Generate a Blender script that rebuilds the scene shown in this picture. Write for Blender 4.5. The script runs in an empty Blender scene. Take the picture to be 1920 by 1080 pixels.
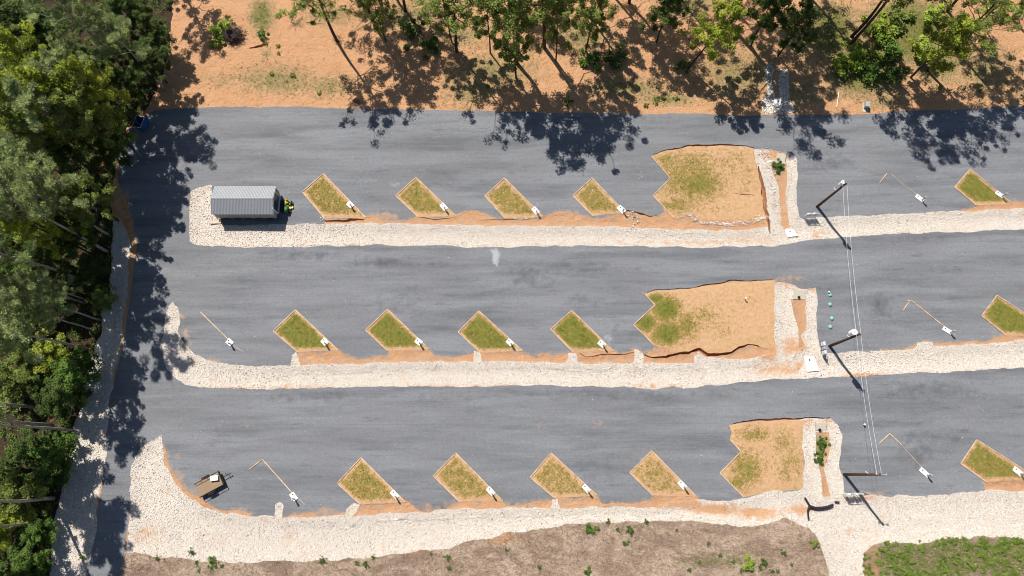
import bpy, bmesh, math, random
import numpy as np
from mathutils import Vector, Matrix, noise, kdtree
from mathutils.geometry import delaunay_2d_cdt
R = math.radians
random.seed(7); RNG = np.random.default_rng(11)
SC = bpy.context.scene
COL = SC.collection

# ---------------------------------------------------------------- camera (a drone looking almost straight down)
H = 95.0; FPX = 1321.0
TILT = math.atan(math.hypot(30, 340)/FPX); ROLL = math.atan2(-30, 340)
CAMR = Matrix.Rotation(-ROLL, 3, 'Z') @ Matrix.Rotation(TILT, 3, 'X') @ Matrix.Rotation(ROLL, 3, 'Z')
CN = np.array(CAMR)
def at(px, py, z=0.0):
    c = CAMR @ Vector(((px-960)/FPX, (540-py)/FPX, -1.0))
    t = (z-H)/c.z
    return Vector((c.x*t, c.y*t, z))
def to_px(xy, z=0.0):
    p = np.column_stack([xy[:, 0], xy[:, 1], np.full(len(xy), z)-H])
    q = p @ CN
    return np.column_stack([960+FPX*q[:, 0]/-q[:, 2], 540-FPX*q[:, 1]/-q[:, 2]])
cam = bpy.data.cameras.new('camera'); cam.sensor_width = 36; cam.lens = 36*FPX/1920
cam.clip_start = 1; cam.clip_end = 6000
co = bpy.data.objects.new('camera', cam); COL.objects.link(co)
co.matrix_world = Matrix.Translation((0, 0, H)) @ CAMR.to_4x4(); SC.camera = co

# ---------------------------------------------------------------- light
AZ = R(58)                                  # shadows run this far below the picture's x axis
SUN_EL = R(51.5)
sd = Vector((-math.cos(AZ)*math.cos(SUN_EL), math.sin(AZ)*math.cos(SUN_EL), math.sin(SUN_EL)))
w = bpy.data.worlds.new('World'); SC.world = w; w.use_nodes = True
nt = w.node_tree; bg = nt.nodes['Background']
sk = nt.nodes.new('ShaderNodeTexSky'); sk.sky_type = 'NISHITA'; sk.sun_disc = False; sk.ozone_density = 3.0
sk.sun_elevation = SUN_EL; sk.sun_rotation = math.atan2(sd.x, sd.y)
nt.links.new(sk.outputs[0], bg.inputs[0]); bg.inputs[1].default_value = 0.055
sl = bpy.data.lights.new('sun', 'SUN'); sl.energy = 4.6; sl.angle = R(0.5); sl.color = (1, .955, .89)
so = bpy.data.objects.new('sun', sl); COL.objects.link(so)
so.rotation_euler = sd.to_track_quat('Z', 'Y').to_euler()
SC.view_settings.view_transform = 'Standard'; SC.view_settings.look = 'None'
SC.view_settings.exposure = 0.47; SC.view_settings.gamma = 1

# ---------------------------------------------------------------- materials
class NT:
    def __init__(s, name, rough=.9):
        m = bpy.data.materials.new(name); m.use_nodes = True; s.m = m; s.t = m.node_tree
        s.b = s.t.nodes['Principled BSDF']; s.b.inputs['Roughness'].default_value = rough
        s.b.inputs['Specular IOR Level'].default_value = .25
        g = s.t.nodes.new('ShaderNodeNewGeometry'); s.pos = g.outputs['Position']
    def n(s, t): return s.t.nodes.new(t)
    def l(s, a, b): s.t.links.new(a, b)
    def val(s, sock, v):
        if hasattr(v, 'is_output') or isinstance(v, bpy.types.NodeSocket): s.l(v, sock)
        else: sock.default_value = v
    def scale(s, sx, sy, sz, rot=0):
        m = s.n('ShaderNodeMapping'); s.l(s.pos, m.inputs[0]); m.inputs['Scale'].default_value = (sx, sy, sz)
        m.inputs['Rotation'].default_value = (0, 0, rot); return m.outputs[0]
    def noise(s, sc, det=4, vec=None, rough=.6, dist=0):
        k = s.n('ShaderNodeTexNoise'); s.l(vec or s.pos, k.inputs['Vector']); k.inputs['Scale'].default_value = sc
        k.inputs['Detail'].default_value = det; k.inputs['Roughness'].default_value = rough
        k.inputs['Distortion'].default_value = dist; return k.outputs[0]
    def voro(s, sc, feat='F1', out=0, vec=None):
        k = s.n('ShaderNodeTexVoronoi'); s.l(vec or s.pos, k.inputs['Vector']); k.inputs['Scale'].default_value = sc
        k.feature = feat; return k.outputs[out]
    def ramp(s, f, pts):
        k = s.n('ShaderNodeValToRGB'); s.l(f, k.inputs[0]); e = k.color_ramp.elements
        while len(e) < len(pts): e.new(.5)
        for i, (p, c) in enumerate(pts):
            e[i].position = p; e[i].color = (c, c, c, 1) if isinstance(c, (int, float)) else (*c, 1)
        return k.outputs[0]
    def math(s, op, a, b=0.0, clamp=False):
        k = s.n('ShaderNodeMath'); k.operation = op; k.use_clamp = clamp; s.val(k.inputs[0], a); s.val(k.inputs[1], b); return k.outputs[0]
    def mix(s, f, a, b, mode='MIX'):
        k = s.n('ShaderNodeMix'); k.data_type = 'RGBA'; k.blend_type = mode; s.val(k.inputs[0], f)
        for i, v in ((6, a), (7, b)): s.val(k.inputs[i], (*v, 1) if isinstance(v, tuple) else v)
        return k.outputs[2]
    def attr(s, name, out='Fac'):
        k = s.n('ShaderNodeAttribute'); k.attribute_name = name; return k.outputs[out]
    def col(s, c): s.val(s.b.inputs['Base Color'], (*c, 1) if isinstance(c, tuple) else c)
    def bump(s, h, dist=.05, strength=1.0):
        k = s.n('ShaderNodeBump'); s.l(h, k.inputs['Height']); k.inputs['Distance'].default_value = dist
        k.inputs['Strength'].default_value = strength; s.l(k.outputs[0], s.b.inputs['Normal'])
    def blotch(s, a, sc, lo, hi, det=5):             # attribute + noise, cut to an irregular edge
        nz = s.noise(sc, det, rough=.7); v = s.math('ADD', a, s.math('MULTIPLY', s.math('SUBTRACT', nz, .5), 1.5))
        return s.ramp(v, [(lo, 0.0), (hi, 1.0)])

CLAY = (.47, .235, .105); CLAYD = (.40, .18, .08)
def clay_color(s, dry=(.37, .235, .125)):
    a = s.noise(.45, 5); b = s.noise(4.5, 6, rough=.7)
    c = s.mix(s.ramp(a, [(.35, 0.0), (.65, 1.0)]), (.56, .295, .145), (.62, .345, .18))
    c = s.mix(s.ramp(b, [(.34, .7), (.5, 0.0)]), c, (.44, .20, .085))
    c = s.mix(s.ramp(s.noise(13, 3), [(.5, 0.0), (.72, .5)]), c, (.68, .44, .27))
    return c
def m_clay():
    s = NT('clay_and_dry_grass'); c = clay_color(s)
    veg = s.attr('veg')
    dry = s.mix(s.noise(3, 5, rough=.7), (.27, .19, .085), (.45, .33, .17))
    c = s.mix(s.blotch(veg, 1.1, .15, .6), c, dry)
    gr = s.mix(s.noise(9, 4), (.10, .13, .022), (.22, .21, .055))
    c = s.mix(s.math('MULTIPLY', s.blotch(s.math('SUBTRACT', veg, .16), 2.0, .34, .72, 7), .85), c, gr)
    dp = s.attr('damp'); c = s.mix(s.blotch(dp, 1.6, .4, .8), c, CLAYD); c = s.mix(s.math('MULTIPLY', s.blotch(s.attr('grit'), .8, .45, .8, 7), .65), c, (.42, .335, .27))
    c = s.mix(s.ramp(s.noise(21, 3, rough=.75), [(.25, .35), (.5, 0.0)]), c, (.13, .07, .035))
    s.col(c); s.bump(s.math('ADD', s.noise(1.3, 8, rough=.72, dist=.6), s.math('MULTIPLY', s.noise(9, 4, rough=.8), .3)), .38, .9); return s.m
def m_asphalt():
    s = NT('weathered_asphalt', .85)
    st = s.scale(.05, .42, 1)
    a = s.noise(1.0, 7, st, .66, .25); fine = s.noise(5.5, 5, rough=.95); grit = s.noise(2.2, 6, rough=.95)
    c = s.mix(s.ramp(a, [(.36, 0.0), (.58, 1.0)]), (.124, .128, .137), (.222, .228, .240))
    c = s.mix(s.ramp(s.noise(.09, 4), [(.4, 0.0), (.65, .6)]), c, (.185, .188, .196))
    c = s.mix(s.ramp(s.noise(1.3, 7, s.scale(.16, 1.0, 1), .74, .3), [(.56, 0.0), (.72, .75)]), c, (.086, .088, .097))
    c = s.mix(s.ramp(s.noise(1.0, 5, s.scale(.11, 2.9, 1), .6, .5), [(.55, 0.0), (.8, .35)]), c, (.22, .225, .235))
    c = s.mix(s.ramp(s.noise(1.0, 6, s.scale(.035, 5.5, 1), .7, .1), [(.52, 0.0), (.75, .45)]), c, (.10, .103, .11))
    c = s.mix(s.ramp(s.noise(1.0, 6, s.scale(.04, 4.1, 1), .7, .1), [(.54, 0.0), (.78, .4)]), c, (.26, .265, .275))
    c = s.mix(s.ramp(fine, [(.32, .75), (.5, 0.0)]), c, (.075, .078, .088))
    c = s.mix(s.ramp(grit, [(.32, .6), (.48, 0.0)]), c, (.085, .088, .097))
    c = s.mix(s.ramp(fine, [(.55, 0.0), (.8, .6)]), c, (.31, .315, .33))
    c = s.mix(s.ramp(grit, [(.54, 0.0), (.78, .5)]), c, (.30, .303, .312))
    c = s.mix(s.math('MULTIPLY', s.blotch(s.attr('dark'), .8, .25, .8), .85), c, (.082, .084, .094))
    c = s.mix(s.math('MULTIPLY', s.blotch(s.attr('pale'), 2.4, .45, .95, 7), .7), c, (.42, .43, .44))
    d = s.blotch(s.attr('dust'), 1.5, .38, .85, 7)
    c = s.mix(s.math('MULTIPLY', d, .85), c, s.mix(s.noise(6, 4), (.45, .24, .12), (.40, .29, .20)))
    s.col(c); s.bump(s.math('ADD', s.math('MULTIPLY', s.noise(.6, 3), 2.0), fine), .03, .6); return s.m
def m_gravel():
    s = NT('pale_stone_bed')
    v = s.voro(7, out=1); e = s.voro(7, 'DISTANCE_TO_EDGE')
    c = s.mix(s.ramp(v, [(.1, 0.0), (.9, 1.0)]), (.60, .53, .45), (.72, .66, .585))
    c = s.mix(s.ramp(e, [(0, .8), (.12, 0.0)]), c, (.20, .155, .12))
    c = s.mix(s.math('MULTIPLY', s.blotch(s.attr('stain'), .9, .2, .65), .9), c, (.50, .27, .125))
    c = s.mix(s.math('MULTIPLY', s.ramp(s.noise(.5, 4), [(.5, 0.0), (.75, .35)]), 1.0), c, (.50, .33, .20))
    s.col(c); s.bump(e, .05, .8); return s.m
def m_turf():
    s = NT('patchy_turf')
    lush = s.attr('lush')
    base = s.mix(s.ramp(s.noise(2.2, 6, rough=.75), [(.35, 0.0), (.65, 1.0)]), (.47, .27, .135), (.57, .37, .205))
    g = s.mix(s.noise(3.0, 5, rough=.7), (.12, .145, .015), (.215, .205, .045))
    ol = s.mix(s.noise(6, 4), (.20, .15, .025), (.34, .235, .075))
    lu2 = s.math('ADD', lush, s.math('MULTIPLY', s.math('SUBTRACT', s.noise(4.2, 4, rough=.75), .5), 1.3))
    c = s.mix(s.blotch(lu2, 1.3, .28, .62, 7), base, ol)
    c = s.mix(s.blotch(s.math('SUBTRACT', lu2, .28), 1.1, .3, .60, 7), c, g)
    c = s.mix(s.ramp(s.noise(9, 5, rough=.8), [(.58, 0.0), (.75, .35)]), c, (.46, .34, .17))
    c = s.mix(s.blotch(s.attr('damp'), 1.6, .4, .8), c, CLAYD)
    s.col(c); s.bump(s.noise(7, 6, rough=.8), .10, .9); return s.m
def m_field():
    s = NT('dry_brown_field')
    v = s.scale(1, 2.2, 1, .35)
    a = s.noise(.22, 6, s.scale(.8, 1.6, 1, .3), .65, 1.2); b = s.noise(3, 6, v, .75, 1.5)
    c = s.mix(s.ramp(a, [(.4, 0.0), (.58, 1.0)]), (.29, .20, .148), (.56, .425, .32))
    c = s.mix(s.ramp(b, [(.35, .75), (.52, 0.0)]), c, (.17, .11, .078))
    c = s.mix(s.ramp(b, [(.52, 0.0), (.72, .75)]), c, (.62, .49, .36))
    c = s.mix(s.blotch(s.attr('veg'), 1.2, .4, .8), c, (.17, .17, .06))
    c = s.mix(s.blotch(s.attr('dust'), .8, .4, .9), c, (.50, .28, .14))
    s.col(c); s.bump(b, .25, .9); return s.m
def m_forest():
    s = NT('leaf_litter')
    c = s.mix(s.noise(2, 6, rough=.7), (.025, .017, .010), (.085, .05, .024))
    c = s.mix(s.blotch(s.attr('dust'), 1.0, .4, .8), c, (.36, .16, .07))
    c = s.mix(s.ramp(s.noise(1.3, 6, rough=.75), [(.52, 0.0), (.66, .8)]), c, (.03, .05, .015))
    s.col(c); s.bump(s.noise(3, 6, rough=.8), .25, 1); return s.m
def flat(name, c, rough=.6, metal=0.0, var=.12, sc=6):
    s = NT(name, rough); s.b.inputs['Metallic'].default_value = metal
    d = tuple(x*(1-var*1.6) for x in c); l = tuple(min(1, x*(1+var)) for x in c)
    s.col(s.mix(s.ramp(s.noise(sc, 5, rough=.7), [(.3, 0.0), (.7, 1.0)]), d, l)); return s.m
def leafmat(name, a, b, trans=.25):
    s = NT(name, .75)
    nz = s.mix(s.ramp(s.noise(.9, 4), [(.3, 0.0), (.7, 1.0)]), a, b)
    at_ = s.attr('tone'); c = s.mix(s.ramp(at_, [(0, .45), (1, 0.0)]), nz, tuple(x*.55 for x in a))
    c = s.mix(s.ramp(at_, [(.55, 0.0), (1, .5)]), c, tuple(min(1, x*1.5) for x in b))
    s.col(c); tr = s.n('ShaderNodeBsdfTranslucent'); s.l(c, tr.inputs[0])
    mx = s.n('ShaderNodeMixShader'); mx.inputs[0].default_value = trans
    s.l(s.b.outputs[0], mx.inputs[1]); s.l(tr.outputs[0], mx.inputs[2])
    s.l(mx.outputs[0], s.t.nodes['Material Output'].inputs[0]); return s.m
def m_stone():
    s = NT('broken_limestone', .85)
    a = s.attr('tone')
    c = s.ramp(a, [(0, (.13, .11, .10)), (.08, (.42, .355, .30)), (.35, (.72, .645, .56)), (.85, (.80, .75, .675)), (1, (.68, .66, .64))])
    c = s.mix(s.math('MULTIPLY', s.blotch(s.attr('stain'), .9, .2, .65), .8), c, (.55, .30, .14)); s.col(c); return s.m
M = dict(clay=m_clay(), asphalt=m_asphalt(), gravel=m_gravel(), turf=m_turf(), field=m_field(), forest=m_forest(), stone=m_stone(),
    board=flat('pale_timber', (.62, .44, .29), var=.3, sc=1.5), concrete=flat('concrete', (.52, .46, .36), .9), whitec=flat('white_concrete', (.80, .79, .76), .9, var=.05),
    pole=flat('brown_pole_wood', (.085, .048, .035), .9), galv=flat('galvanised_steel', (.52, .54, .56), .45, .5), white=flat('white_paint', (.78, .79, .80), .5, var=.04),
    black=flat('black_rubber', (.02, .02, .022), .7), dark=flat('dark_hole', (.012, .012, .014), .9), grey=flat('grey_box', (.33, .35, .37), .6),
    wire=flat('wire', (.80, .81, .84), .4), greenlid=flat('pale_green_plastic', (.22, .46, .36), .6), blue=flat('blue_paint', (.015, .075, .22), .5),
    tgreen=flat('tractor_green', (.05, .17, .04), .4), yellow=flat('yellow_paint', (.75, .52, .03), .4), rust=flat('rusty_black_steel', (.035, .02, .018), .7),
    shedwall=flat('beige_siding', (.33, .31, .27), .8), fascia=flat('white_trim', (.70, .73, .78), .6, var=.04),
    glass=flat('dark_door', (.05, .06, .075), .25), fabric=flat('black_fabric', (.028, .022, .026), .55),
    bark=flat('dark_bark', (.060, .040, .028), .95), pbark=flat('pale_bark', (.36, .32, .27), .95, var=.3, sc=2), deadwood=flat('grey_brush', (.12, .085, .075), .95, var=.4),
    yellowleaf=leafmat('yellow_green_leaves', (.25, .31, .03), (.45, .49, .07), .38), greenleaf=leafmat('mid_green_leaves', (.17, .225, .045), (.32, .38, .09), .38),
    darkshadeleaf=leafmat('dark_and_shaded_leaves', (.06, .105, .022), (.14, .20, .045), .35), pineleaf=leafmat('grey_green_needles', (.24, .30, .115), (.41, .47, .19), .3),  # dark leaves for dark trees; also carries painted shade on shaded crowns
    weed=leafmat('weed_leaves', (.07, .14, .02), (.15, .24, .04)), brightleaf=leafmat('bright_green_leaves', (.20, .30, .03), (.34, .42, .06)),
    thicket=leafmat('thicket_leaves', (.14, .23, .03), (.26, .34, .06), .35), straw=leafmat('straw', (.36, .26, .17), (.58, .45, .31), .2), tblade=leafmat('turf_blades', (.17, .18, .025), (.32, .28, .07), .2))
def roofmat():
    s = NT('ribbed_metal_roof', .42); s.b.inputs['Metallic'].default_value = .35
    s.col(s.mix(s.noise(.8, 5), (.275, .285, .30), (.335, .345, .36))); return s.m
M['roof'] = roofmat()
def plankmat():
    s = NT('weathered_planks', .9)
    tc = s.n('ShaderNodeTexCoord').outputs['Object']
    mp = s.n('ShaderNodeMapping'); s.l(tc, mp.inputs[0]); mp.inputs['Scale'].default_value = (.6, 9, 1)
    s.col(s.mix(s.noise(1.5, 5, mp.outputs[0]), (.16, .105, .065), (.46, .33, .21))); return s.m
M['plank'] = plankmat()

# ---------------------------------------------------------------- object helpers
def link(o, parent=None):
    COL.objects.link(o)
    if parent: o.parent = parent
    return o
def tag(o, label=None, cat=None, group=None, kind=None):
    if label: o['label'] = label
    if cat: o['category'] = cat
    if group: o['group'] = group
    if kind: o['kind'] = kind
    return o
def empty(name, loc, rz=0, **k):
    o = link(bpy.data.objects.new(name, None)); o.location = loc; o.rotation_euler = (0, 0, rz); o.empty_display_size = .3
    return tag(o, **k)
def npmesh(name, V, F, mats, parent=None, attrs=None, smooth=False):
    me = bpy.data.meshes.new(name); V = np.asarray(V, dtype=np.float32); F = np.asarray(F, dtype=np.int32)
    n = F.shape[1]; me.vertices.add(len(V)); me.vertices.foreach_set('co', V.ravel())
    me.loops.add(F.size); me.loops.foreach_set('vertex_index', F.ravel())
    me.polygons.add(len(F)); me.polygons.foreach_set('loop_start', np.arange(0, F.size, n, dtype=np.int32))
    me.polygons.foreach_set('loop_total', np.full(len(F), n, dtype=np.int32))
    if smooth: me.polygons.foreach_set('use_smooth', np.ones(len(F), dtype=bool))
    me.update(calc_edges=True); me.validate()
    for k, v in (attrs or {}).items():
        a = me.attributes.new(k, 'FLOAT', 'POINT'); a.data.foreach_set('value', np.asarray(v, dtype=np.float32))
    for m in (mats if isinstance(mats, list) else [mats]): me.materials.append(m)
    return link(bpy.data.objects.new(name, me), parent)
class MB:
    def __init__(s): s.bm = bmesh.new()
    def box(s, c, size, rz=0, mat=0, rot=None, bev=0):
        g = bmesh.ops.create_cube(s.bm, size=1)['verts']
        T = Matrix.Translation(c) @ (rot.to_4x4() if rot else Matrix.Rotation(rz, 4, 'Z')) @ Matrix.Diagonal((*size, 1))
        bmesh.ops.transform(s.bm, matrix=T, verts=g)
        if bev:
            ed = list({e for v in g for e in v.link_edges}); bmesh.ops.bevel(s.bm, geom=ed, offset=bev, segments=2, affect='EDGES')
        return s
    def tube(s, pts, rad, seg=8):
        pts = [Vector(p) for p in pts]; rr = rad if isinstance(rad, (list, tuple)) else [rad]*len(pts); rings = []
        for i, p in enumerate(pts):
            d = (pts[min(i+1, len(pts)-1)]-pts[max(i-1, 0)]).normalized()
            u = d.cross(Vector((0, 0, 1)) if abs(d.z) < .9 else Vector((1, 0, 0))).normalized(); v = d.cross(u)
            rings.append([s.bm.verts.new(p+(u*math.cos(2*math.pi*k/seg)+v*math.sin(2*math.pi*k/seg))*rr[i]) for k in range(seg)])
        for a, b in zip(rings, rings[1:]):
            for k in range(seg): s.bm.faces.new((a[k], a[(k+1) % seg], b[(k+1) % seg], b[k]))
        s.bm.faces.new(rings[0]); s.bm.faces.new(rings[-1][::-1]); return s
    def cyl(s, c, r, h, axis='z', seg=20, r2=None):
        c = Vector(c); d = {'x': Vector((1, 0, 0)), 'y': Vector((0, 1, 0)), 'z': Vector((0, 0, 1))}[axis]
        return s.tube([c-d*h/2, c+d*h/2], [r, r2 if r2 is not None else r], seg)
    def poly(s, pts, th=None):
        f = s.bm.faces.new([s.bm.verts.new(p) for p in pts]); return s
    def build(s, name, mat, parent=None, smooth=False):
        bmesh.ops.recalc_face_normals(s.bm, faces=s.bm.faces)
        me = bpy.data.meshes.new(name); s.bm.to_mesh(me); s.bm.free(); me.materials.append(mat)
        if smooth:
            for p in me.polygons: p.use_smooth = True
        return link(bpy.data.objects.new(name, me), parent)
def copy_tree(o, loc, rz=0, scale=None):
    c = o.copy(); COL.objects.link(c); c.location = loc; c.rotation_euler = (0, 0, rz)
    if scale is not None: c.scale = scale
    for ch in list(o.children):
        k = ch.copy(); COL.objects.link(k); k.parent = c
        for g in list(ch.children):
            j = g.copy(); COL.objects.link(j); j.parent = k
    return c

# ---------------------------------------------------------------- the ground plan, in picture coordinates of the ground plane
def vn(x, y, sc, o=0): return noise.noise_vector(Vector((x*sc+o, y*sc-o, o*.37)))
def plan(pts, straight=False, closed=True, amp=.16):
    W = [at(*p) for p in pts]; out = []; n = len(W)
    for i in range(n if closed else n-1):
        a, b = W[i], W[(i+1) % n]; L = (b-a).length; far = L > 30 or max(abs(a.x), abs(b.x)) > 110
        k = max(1, int(L/(6.0 if far else (.5 if straight else .33))))
        for j in range(k):
            p = a.lerp(b, j/k)
            if not straight:
                d = vn(p.x, p.y, .45)*(amp*2.0)+vn(p.x, p.y, 1.9, 3)*amp*.9+vn(p.x, p.y, 5, 9)*amp*.35
                p = Vector((p.x+d.x, p.y+d.y, 0))
            out.append((p.x, p.y))
    if not closed: out.append((W[-1].x, W[-1].y))
    return out
REG = []   # (key, klass, polygon)
def reg(key, klass, pts, straight=False, amp=.16): REG.append((key, klass, np.array(plan(pts, straight, True, amp))))

reg('forest_floor', 'forest', [(-900,-900),(335,-900),(325,-60),(322,0),(318,60),(312,110),(300,150),(285,190),(262,218),(240,240),(228,270),(214,330),(206,400),(208,430),(212,470),(210,510),(205,550),(192,600),(185,630),(175,660),(165,690),(155,730),(148,760),(138,800),(130,850),(120,900),(108,940),(100,975),(95,1010),(95,1080),(93,1300),(-900,1300)], amp=.3)
reg('dry_field', 'field', [(205,1300),(213,1090),(228,1035),(300,1010),(1000,965),(1440,960),(1545,960),(1590,1300)], amp=.3)
reg('weedy_field', 'green', [(1618,1300),(1612,1090),(1618,1030),(1650,990),(2600,960),(2600,1300)], amp=.3)
reg('asphalt_lot', 'asphalt', [(290,207),(330,203),(380,203),(420,200),(480,200),(560,200),(640,203),(720,204),(800,206),(880,207),(960,209),(1040,211),(1170,213),(1300,213),(1400,216),(1500,216),(1560,215),(1640,213),(1720,208),(1800,205),(1860,202),(1930,198),(2600,170),
  (2600,950),(1700,970),(1500,950),(1300,965),(1000,970),(600,1000),(400,1000),(330,965),(300,900),(262,850),(247,880),(243,930),(240,985),(233,1040),(222,1090),(205,1300),(148,1300),(160,1090),(170,1040),(180,980),(190,920),(193,880),(195,850),(198,800),(205,760),(213,720),(218,700),(228,650),(236,620),(242,580),(247,540),(252,500),(256,460),(250,430),(243,400),(232,370),(222,340),(222,300),(232,262),(248,238),(268,220)], amp=.10)
reg('clay_strip', 'clay', [(608,408),(640,411),(684,408),(700,404),(715,412),(735,414),(760,416),(783,405),(820,409),(858,404),(872,398),(882,394),(893,400),(920,405),(945,411),(985,411),(1018,408),(1030,402),(1050,397),(1068,396),(1088,402),(1108,409),(1140,407),(1158,402),(1170,398),(1186,397),(1200,402),(1218,406),(1236,404),(1246,397),(1244,388),(1252,396),(1264,409),(1300,405),(1443,410),(1443,440),(1300,440),(1000,435),(610,428)])
reg('clay_strip', 'clay', [(1805,396),(1828,388),(1860,383),(1897,382),(1920,376),(2000,374),(2600,345),(2600,372),(1930,400),(1830,404)])
reg('clay_strip', 'clay', [(557,661),(600,662),(634,657),(648,667),(668,674),(700,672),(727,670),(727,657),(805,655),(813,668),(832,669),(862,668),(885,664),(900,661),(980,658),(985,664),(1003,668),(1015,663),(1036,665),(1062,660),(1074,660),(1150,658),(1158,663),(1175,659),(1195,656),(1206,664),(1222,655),(1240,645),(1460,640),(1460,690),(560,700)])
reg('clay_strip', 'clay', [(1655,656),(1690,655),(1708,649),(1722,642),(1740,639),(1765,644),(1795,642),(1820,640),(1850,640),(1880,631),(1925,626),(2000,620),(2600,585),(2600,612),(1930,645),(1700,664)])
reg('clay_strip', 'clay', [(512,965),(530,968),(560,966),(580,961),(600,968),(625,965),(650,960),(676,946),(760,940),(783,957),(830,958),(862,941),(943,939),(950,950),(1036,936),(1060,934),(1120,929),(1130,944),(1200,943),(1224,940),(1224,929),(1306,931),(1310,945),(1300,962),(700,975),(510,980)])
reg('clay_strip', 'clay', [(1848,905),(1925,895),(2600,850),(2600,900),(1930,925),(1850,925)])
reg('clay_verge', 'clay', [(300,820),(311,850),(320,880),(333,903),(350,920),(372,935),(395,947),(410,955),(470,961),(470,985),(400,985),(300,930)], amp=.12)
reg('island_top', 'turf', [(1221,293),(1245,283),(1290,275),(1340,273),(1400,275),(1416,280),(1425,330),(1432,370),(1440,400),(1442,420),(1405,412),(1360,413),(1320,411),(1300,403),(1264,409),(1224,367),(1257,335)], amp=.04)
reg('island_mid', 'turf', [(1209,551),(1230,545),(1290,542),(1320,535),(1370,528),(1420,527),(1453,525),(1454,600),(1458,652),(1420,651),(1400,646),(1370,659),(1345,665),(1313,654),(1275,662),(1240,650),(1226,647),(1188,609),(1228,572)], amp=.04)
reg('island_low', 'turf', [(1366,797),(1420,790),(1450,787),(1506,786),(1507,917),(1440,922),(1394,932),(1350,887),(1389,847),(1368,825),(1371,810)], amp=.04)
GR1 = [(357,360),(372,351),(398,349),(401,398),(408,412),(420,422),(533,421),(560,420),(620,419),(700,418),(800,420),(870,421),(960,424),(1080,423),(1160,424),(1200,427),(1280,432),(1340,433),(1400,431),(1441,424),(1438,400),(1431,370),(1425,335),(1412,280),(1440,280),(1480,288),(1493,297),(1494,340),(1496,380),(1500,408),(1545,409),(1560,408),(1600,405),(1620,403),(1700,400),(1760,398),(1830,396),(1870,392),(1930,390),(2600,362),
  (2600,395),(1930,430),(1860,432),(1780,435),(1700,438),(1640,440),(1580,445),(1500,453),(1488,457),(1440,462),(1380,462),(1300,464),(1240,463),(1160,461),(1080,461),(960,463),(860,463),(800,460),(740,459),(660,460),(600,462),(520,463),(440,462),(400,463),(372,460),(357,452),(354,420)]
reg('gravel_top', 'gravel', GR1, amp=.14)
GR2 = [(324,564),(335,577),(337,605),(335,622),(347,647),(360,660),(385,675),(425,682),(480,686),(545,686),(549,665),(556,660),(563,684),(640,682),(700,680),(760,678),(840,679),(887,677),(890,660),(900,663),(903,677),(960,677),(1060,680),(1064,660),(1080,664),(1083,680),(1186,681),(1191,655),(1203,662),(1206,680),(1303,682),(1303,668),(1312,660),(1325,668),(1350,672),(1400,672),(1455,665),(1454,600),(1452,530),(1475,530),(1490,535),(1500,540),(1530,539),(1534,560),(1534,600),(1536,640),(1540,660),(1570,662),(1600,660),(1650,658),(1700,655),(1715,652),(1719,641),(1748,640),(1752,649),(1800,647),(1840,645),(1900,640),(1930,638),(2600,600),
  (2600,650),(1930,689),(1860,692),(1800,696),(1700,701),(1610,706),(1530,708),(1440,713),(1400,717),(1330,722),(1300,727),(1260,728),(1160,726),(1060,724),(960,723),(840,726),(760,724),(640,725),(560,727),(480,729),(420,728),(370,724),(345,718),(325,705),(312,690),(308,670),(305,640),(310,600),(317,573)]
reg('gravel_mid', 'gravel', GR2, amp=.14)
GR3 = [(302,815),(305,838),(308,862),(316,885),(328,908),(340,922),(360,938),(385,952),(420,962),(460,966),(512,970),(514,948),(522,942),(530,945),(528,970),(600,970),(645,966),(648,955),(662,942),(673,945),(668,955),(658,966),(700,965),(760,962),(840,957),(900,953),(960,952),(1030,953),(1034,936),(1043,937),(1047,952),(1080,951),(1160,951),(1240,953),(1250,943),(1300,938),(1345,938),(1370,939),(1400,932),(1440,922),(1507,918),(1507,850),(1505,790),(1480,787),(1530,784),(1557,785),(1570,800),(1577,820),(1575,870),(1580,920),(1583,926),(1625,930),(1690,930),(1750,927),(1830,922),(1930,917),(2600,880),
  (2600,1000),(1930,1010),(1830,1007),(1760,1012),(1720,1020),(1660,1015),(1635,1020),(1620,1035),(1623,1090),(1640,1300),(1575,1300),(1555,1080),(1545,1040),(1530,1010),(1518,990),(1505,990),(1490,980),(1475,972),(1440,980),(1390,988),(1350,985),(1300,977),(1240,976),(1180,978),(1120,980),(1080,982),(1020,993),(960,998),(920,1008),(870,1018),(840,1028),(760,1037),(700,1045),(640,1050),(600,1052),(530,1050),(470,1053),(420,1053),(370,1052),(330,1048),(290,1045),(270,1037),(238,1036),(240,985),(243,930),(247,880),(254,858),(262,842),(282,826)]
reg('gravel_low', 'gravel', GR3, amp=.16)
reg('gravel_left', 'gravel', [(210,415),(222,412),(235,430),(242,450),(246,480),(243,520),(240,560),(234,600),(228,640),(222,660),(216,690),(213,720),(208,750),(201,800),(197,850),(193,880),(186,930),(179,980),(170,1040),(160,1090),(148,1300),(93,1300),(95,1080),(95,1010),(100,975),(108,940),(120,900),(130,850),(138,800),(150,760),(155,730),(165,690),(175,660),(185,630),(192,600),(205,550),(210,510),(212,470),(208,430)], amp=.2)
reg('gravel_wash', 'gravel', [(1440,120),(1460,128),(1478,135),(1480,165),(1486,190),(1489,214),(1432,214),(1430,190),(1440,165),(1436,140)], amp=.2)
reg('clay_channel', 'clay', [(1447,305),(1456,308),(1475,306),(1474,330),(1472,360),(1474,390),(1481,425),(1470,428),(1464,395),(1458,350),(1450,325)], amp=.12)
reg('clay_channel', 'clay', [(1482,560),(1510,561),(1513,600),(1513,616),(1503,630),(1512,655),(1499,655),(1497,617),(1488,590)], amp=.1)
reg('clay_channel', 'clay', [(1528,810),(1553,810),(1554,840),(1547,880),(1550,900),(1558,930),(1543,930),(1540,890),(1529,850)], amp=.1)
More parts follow.
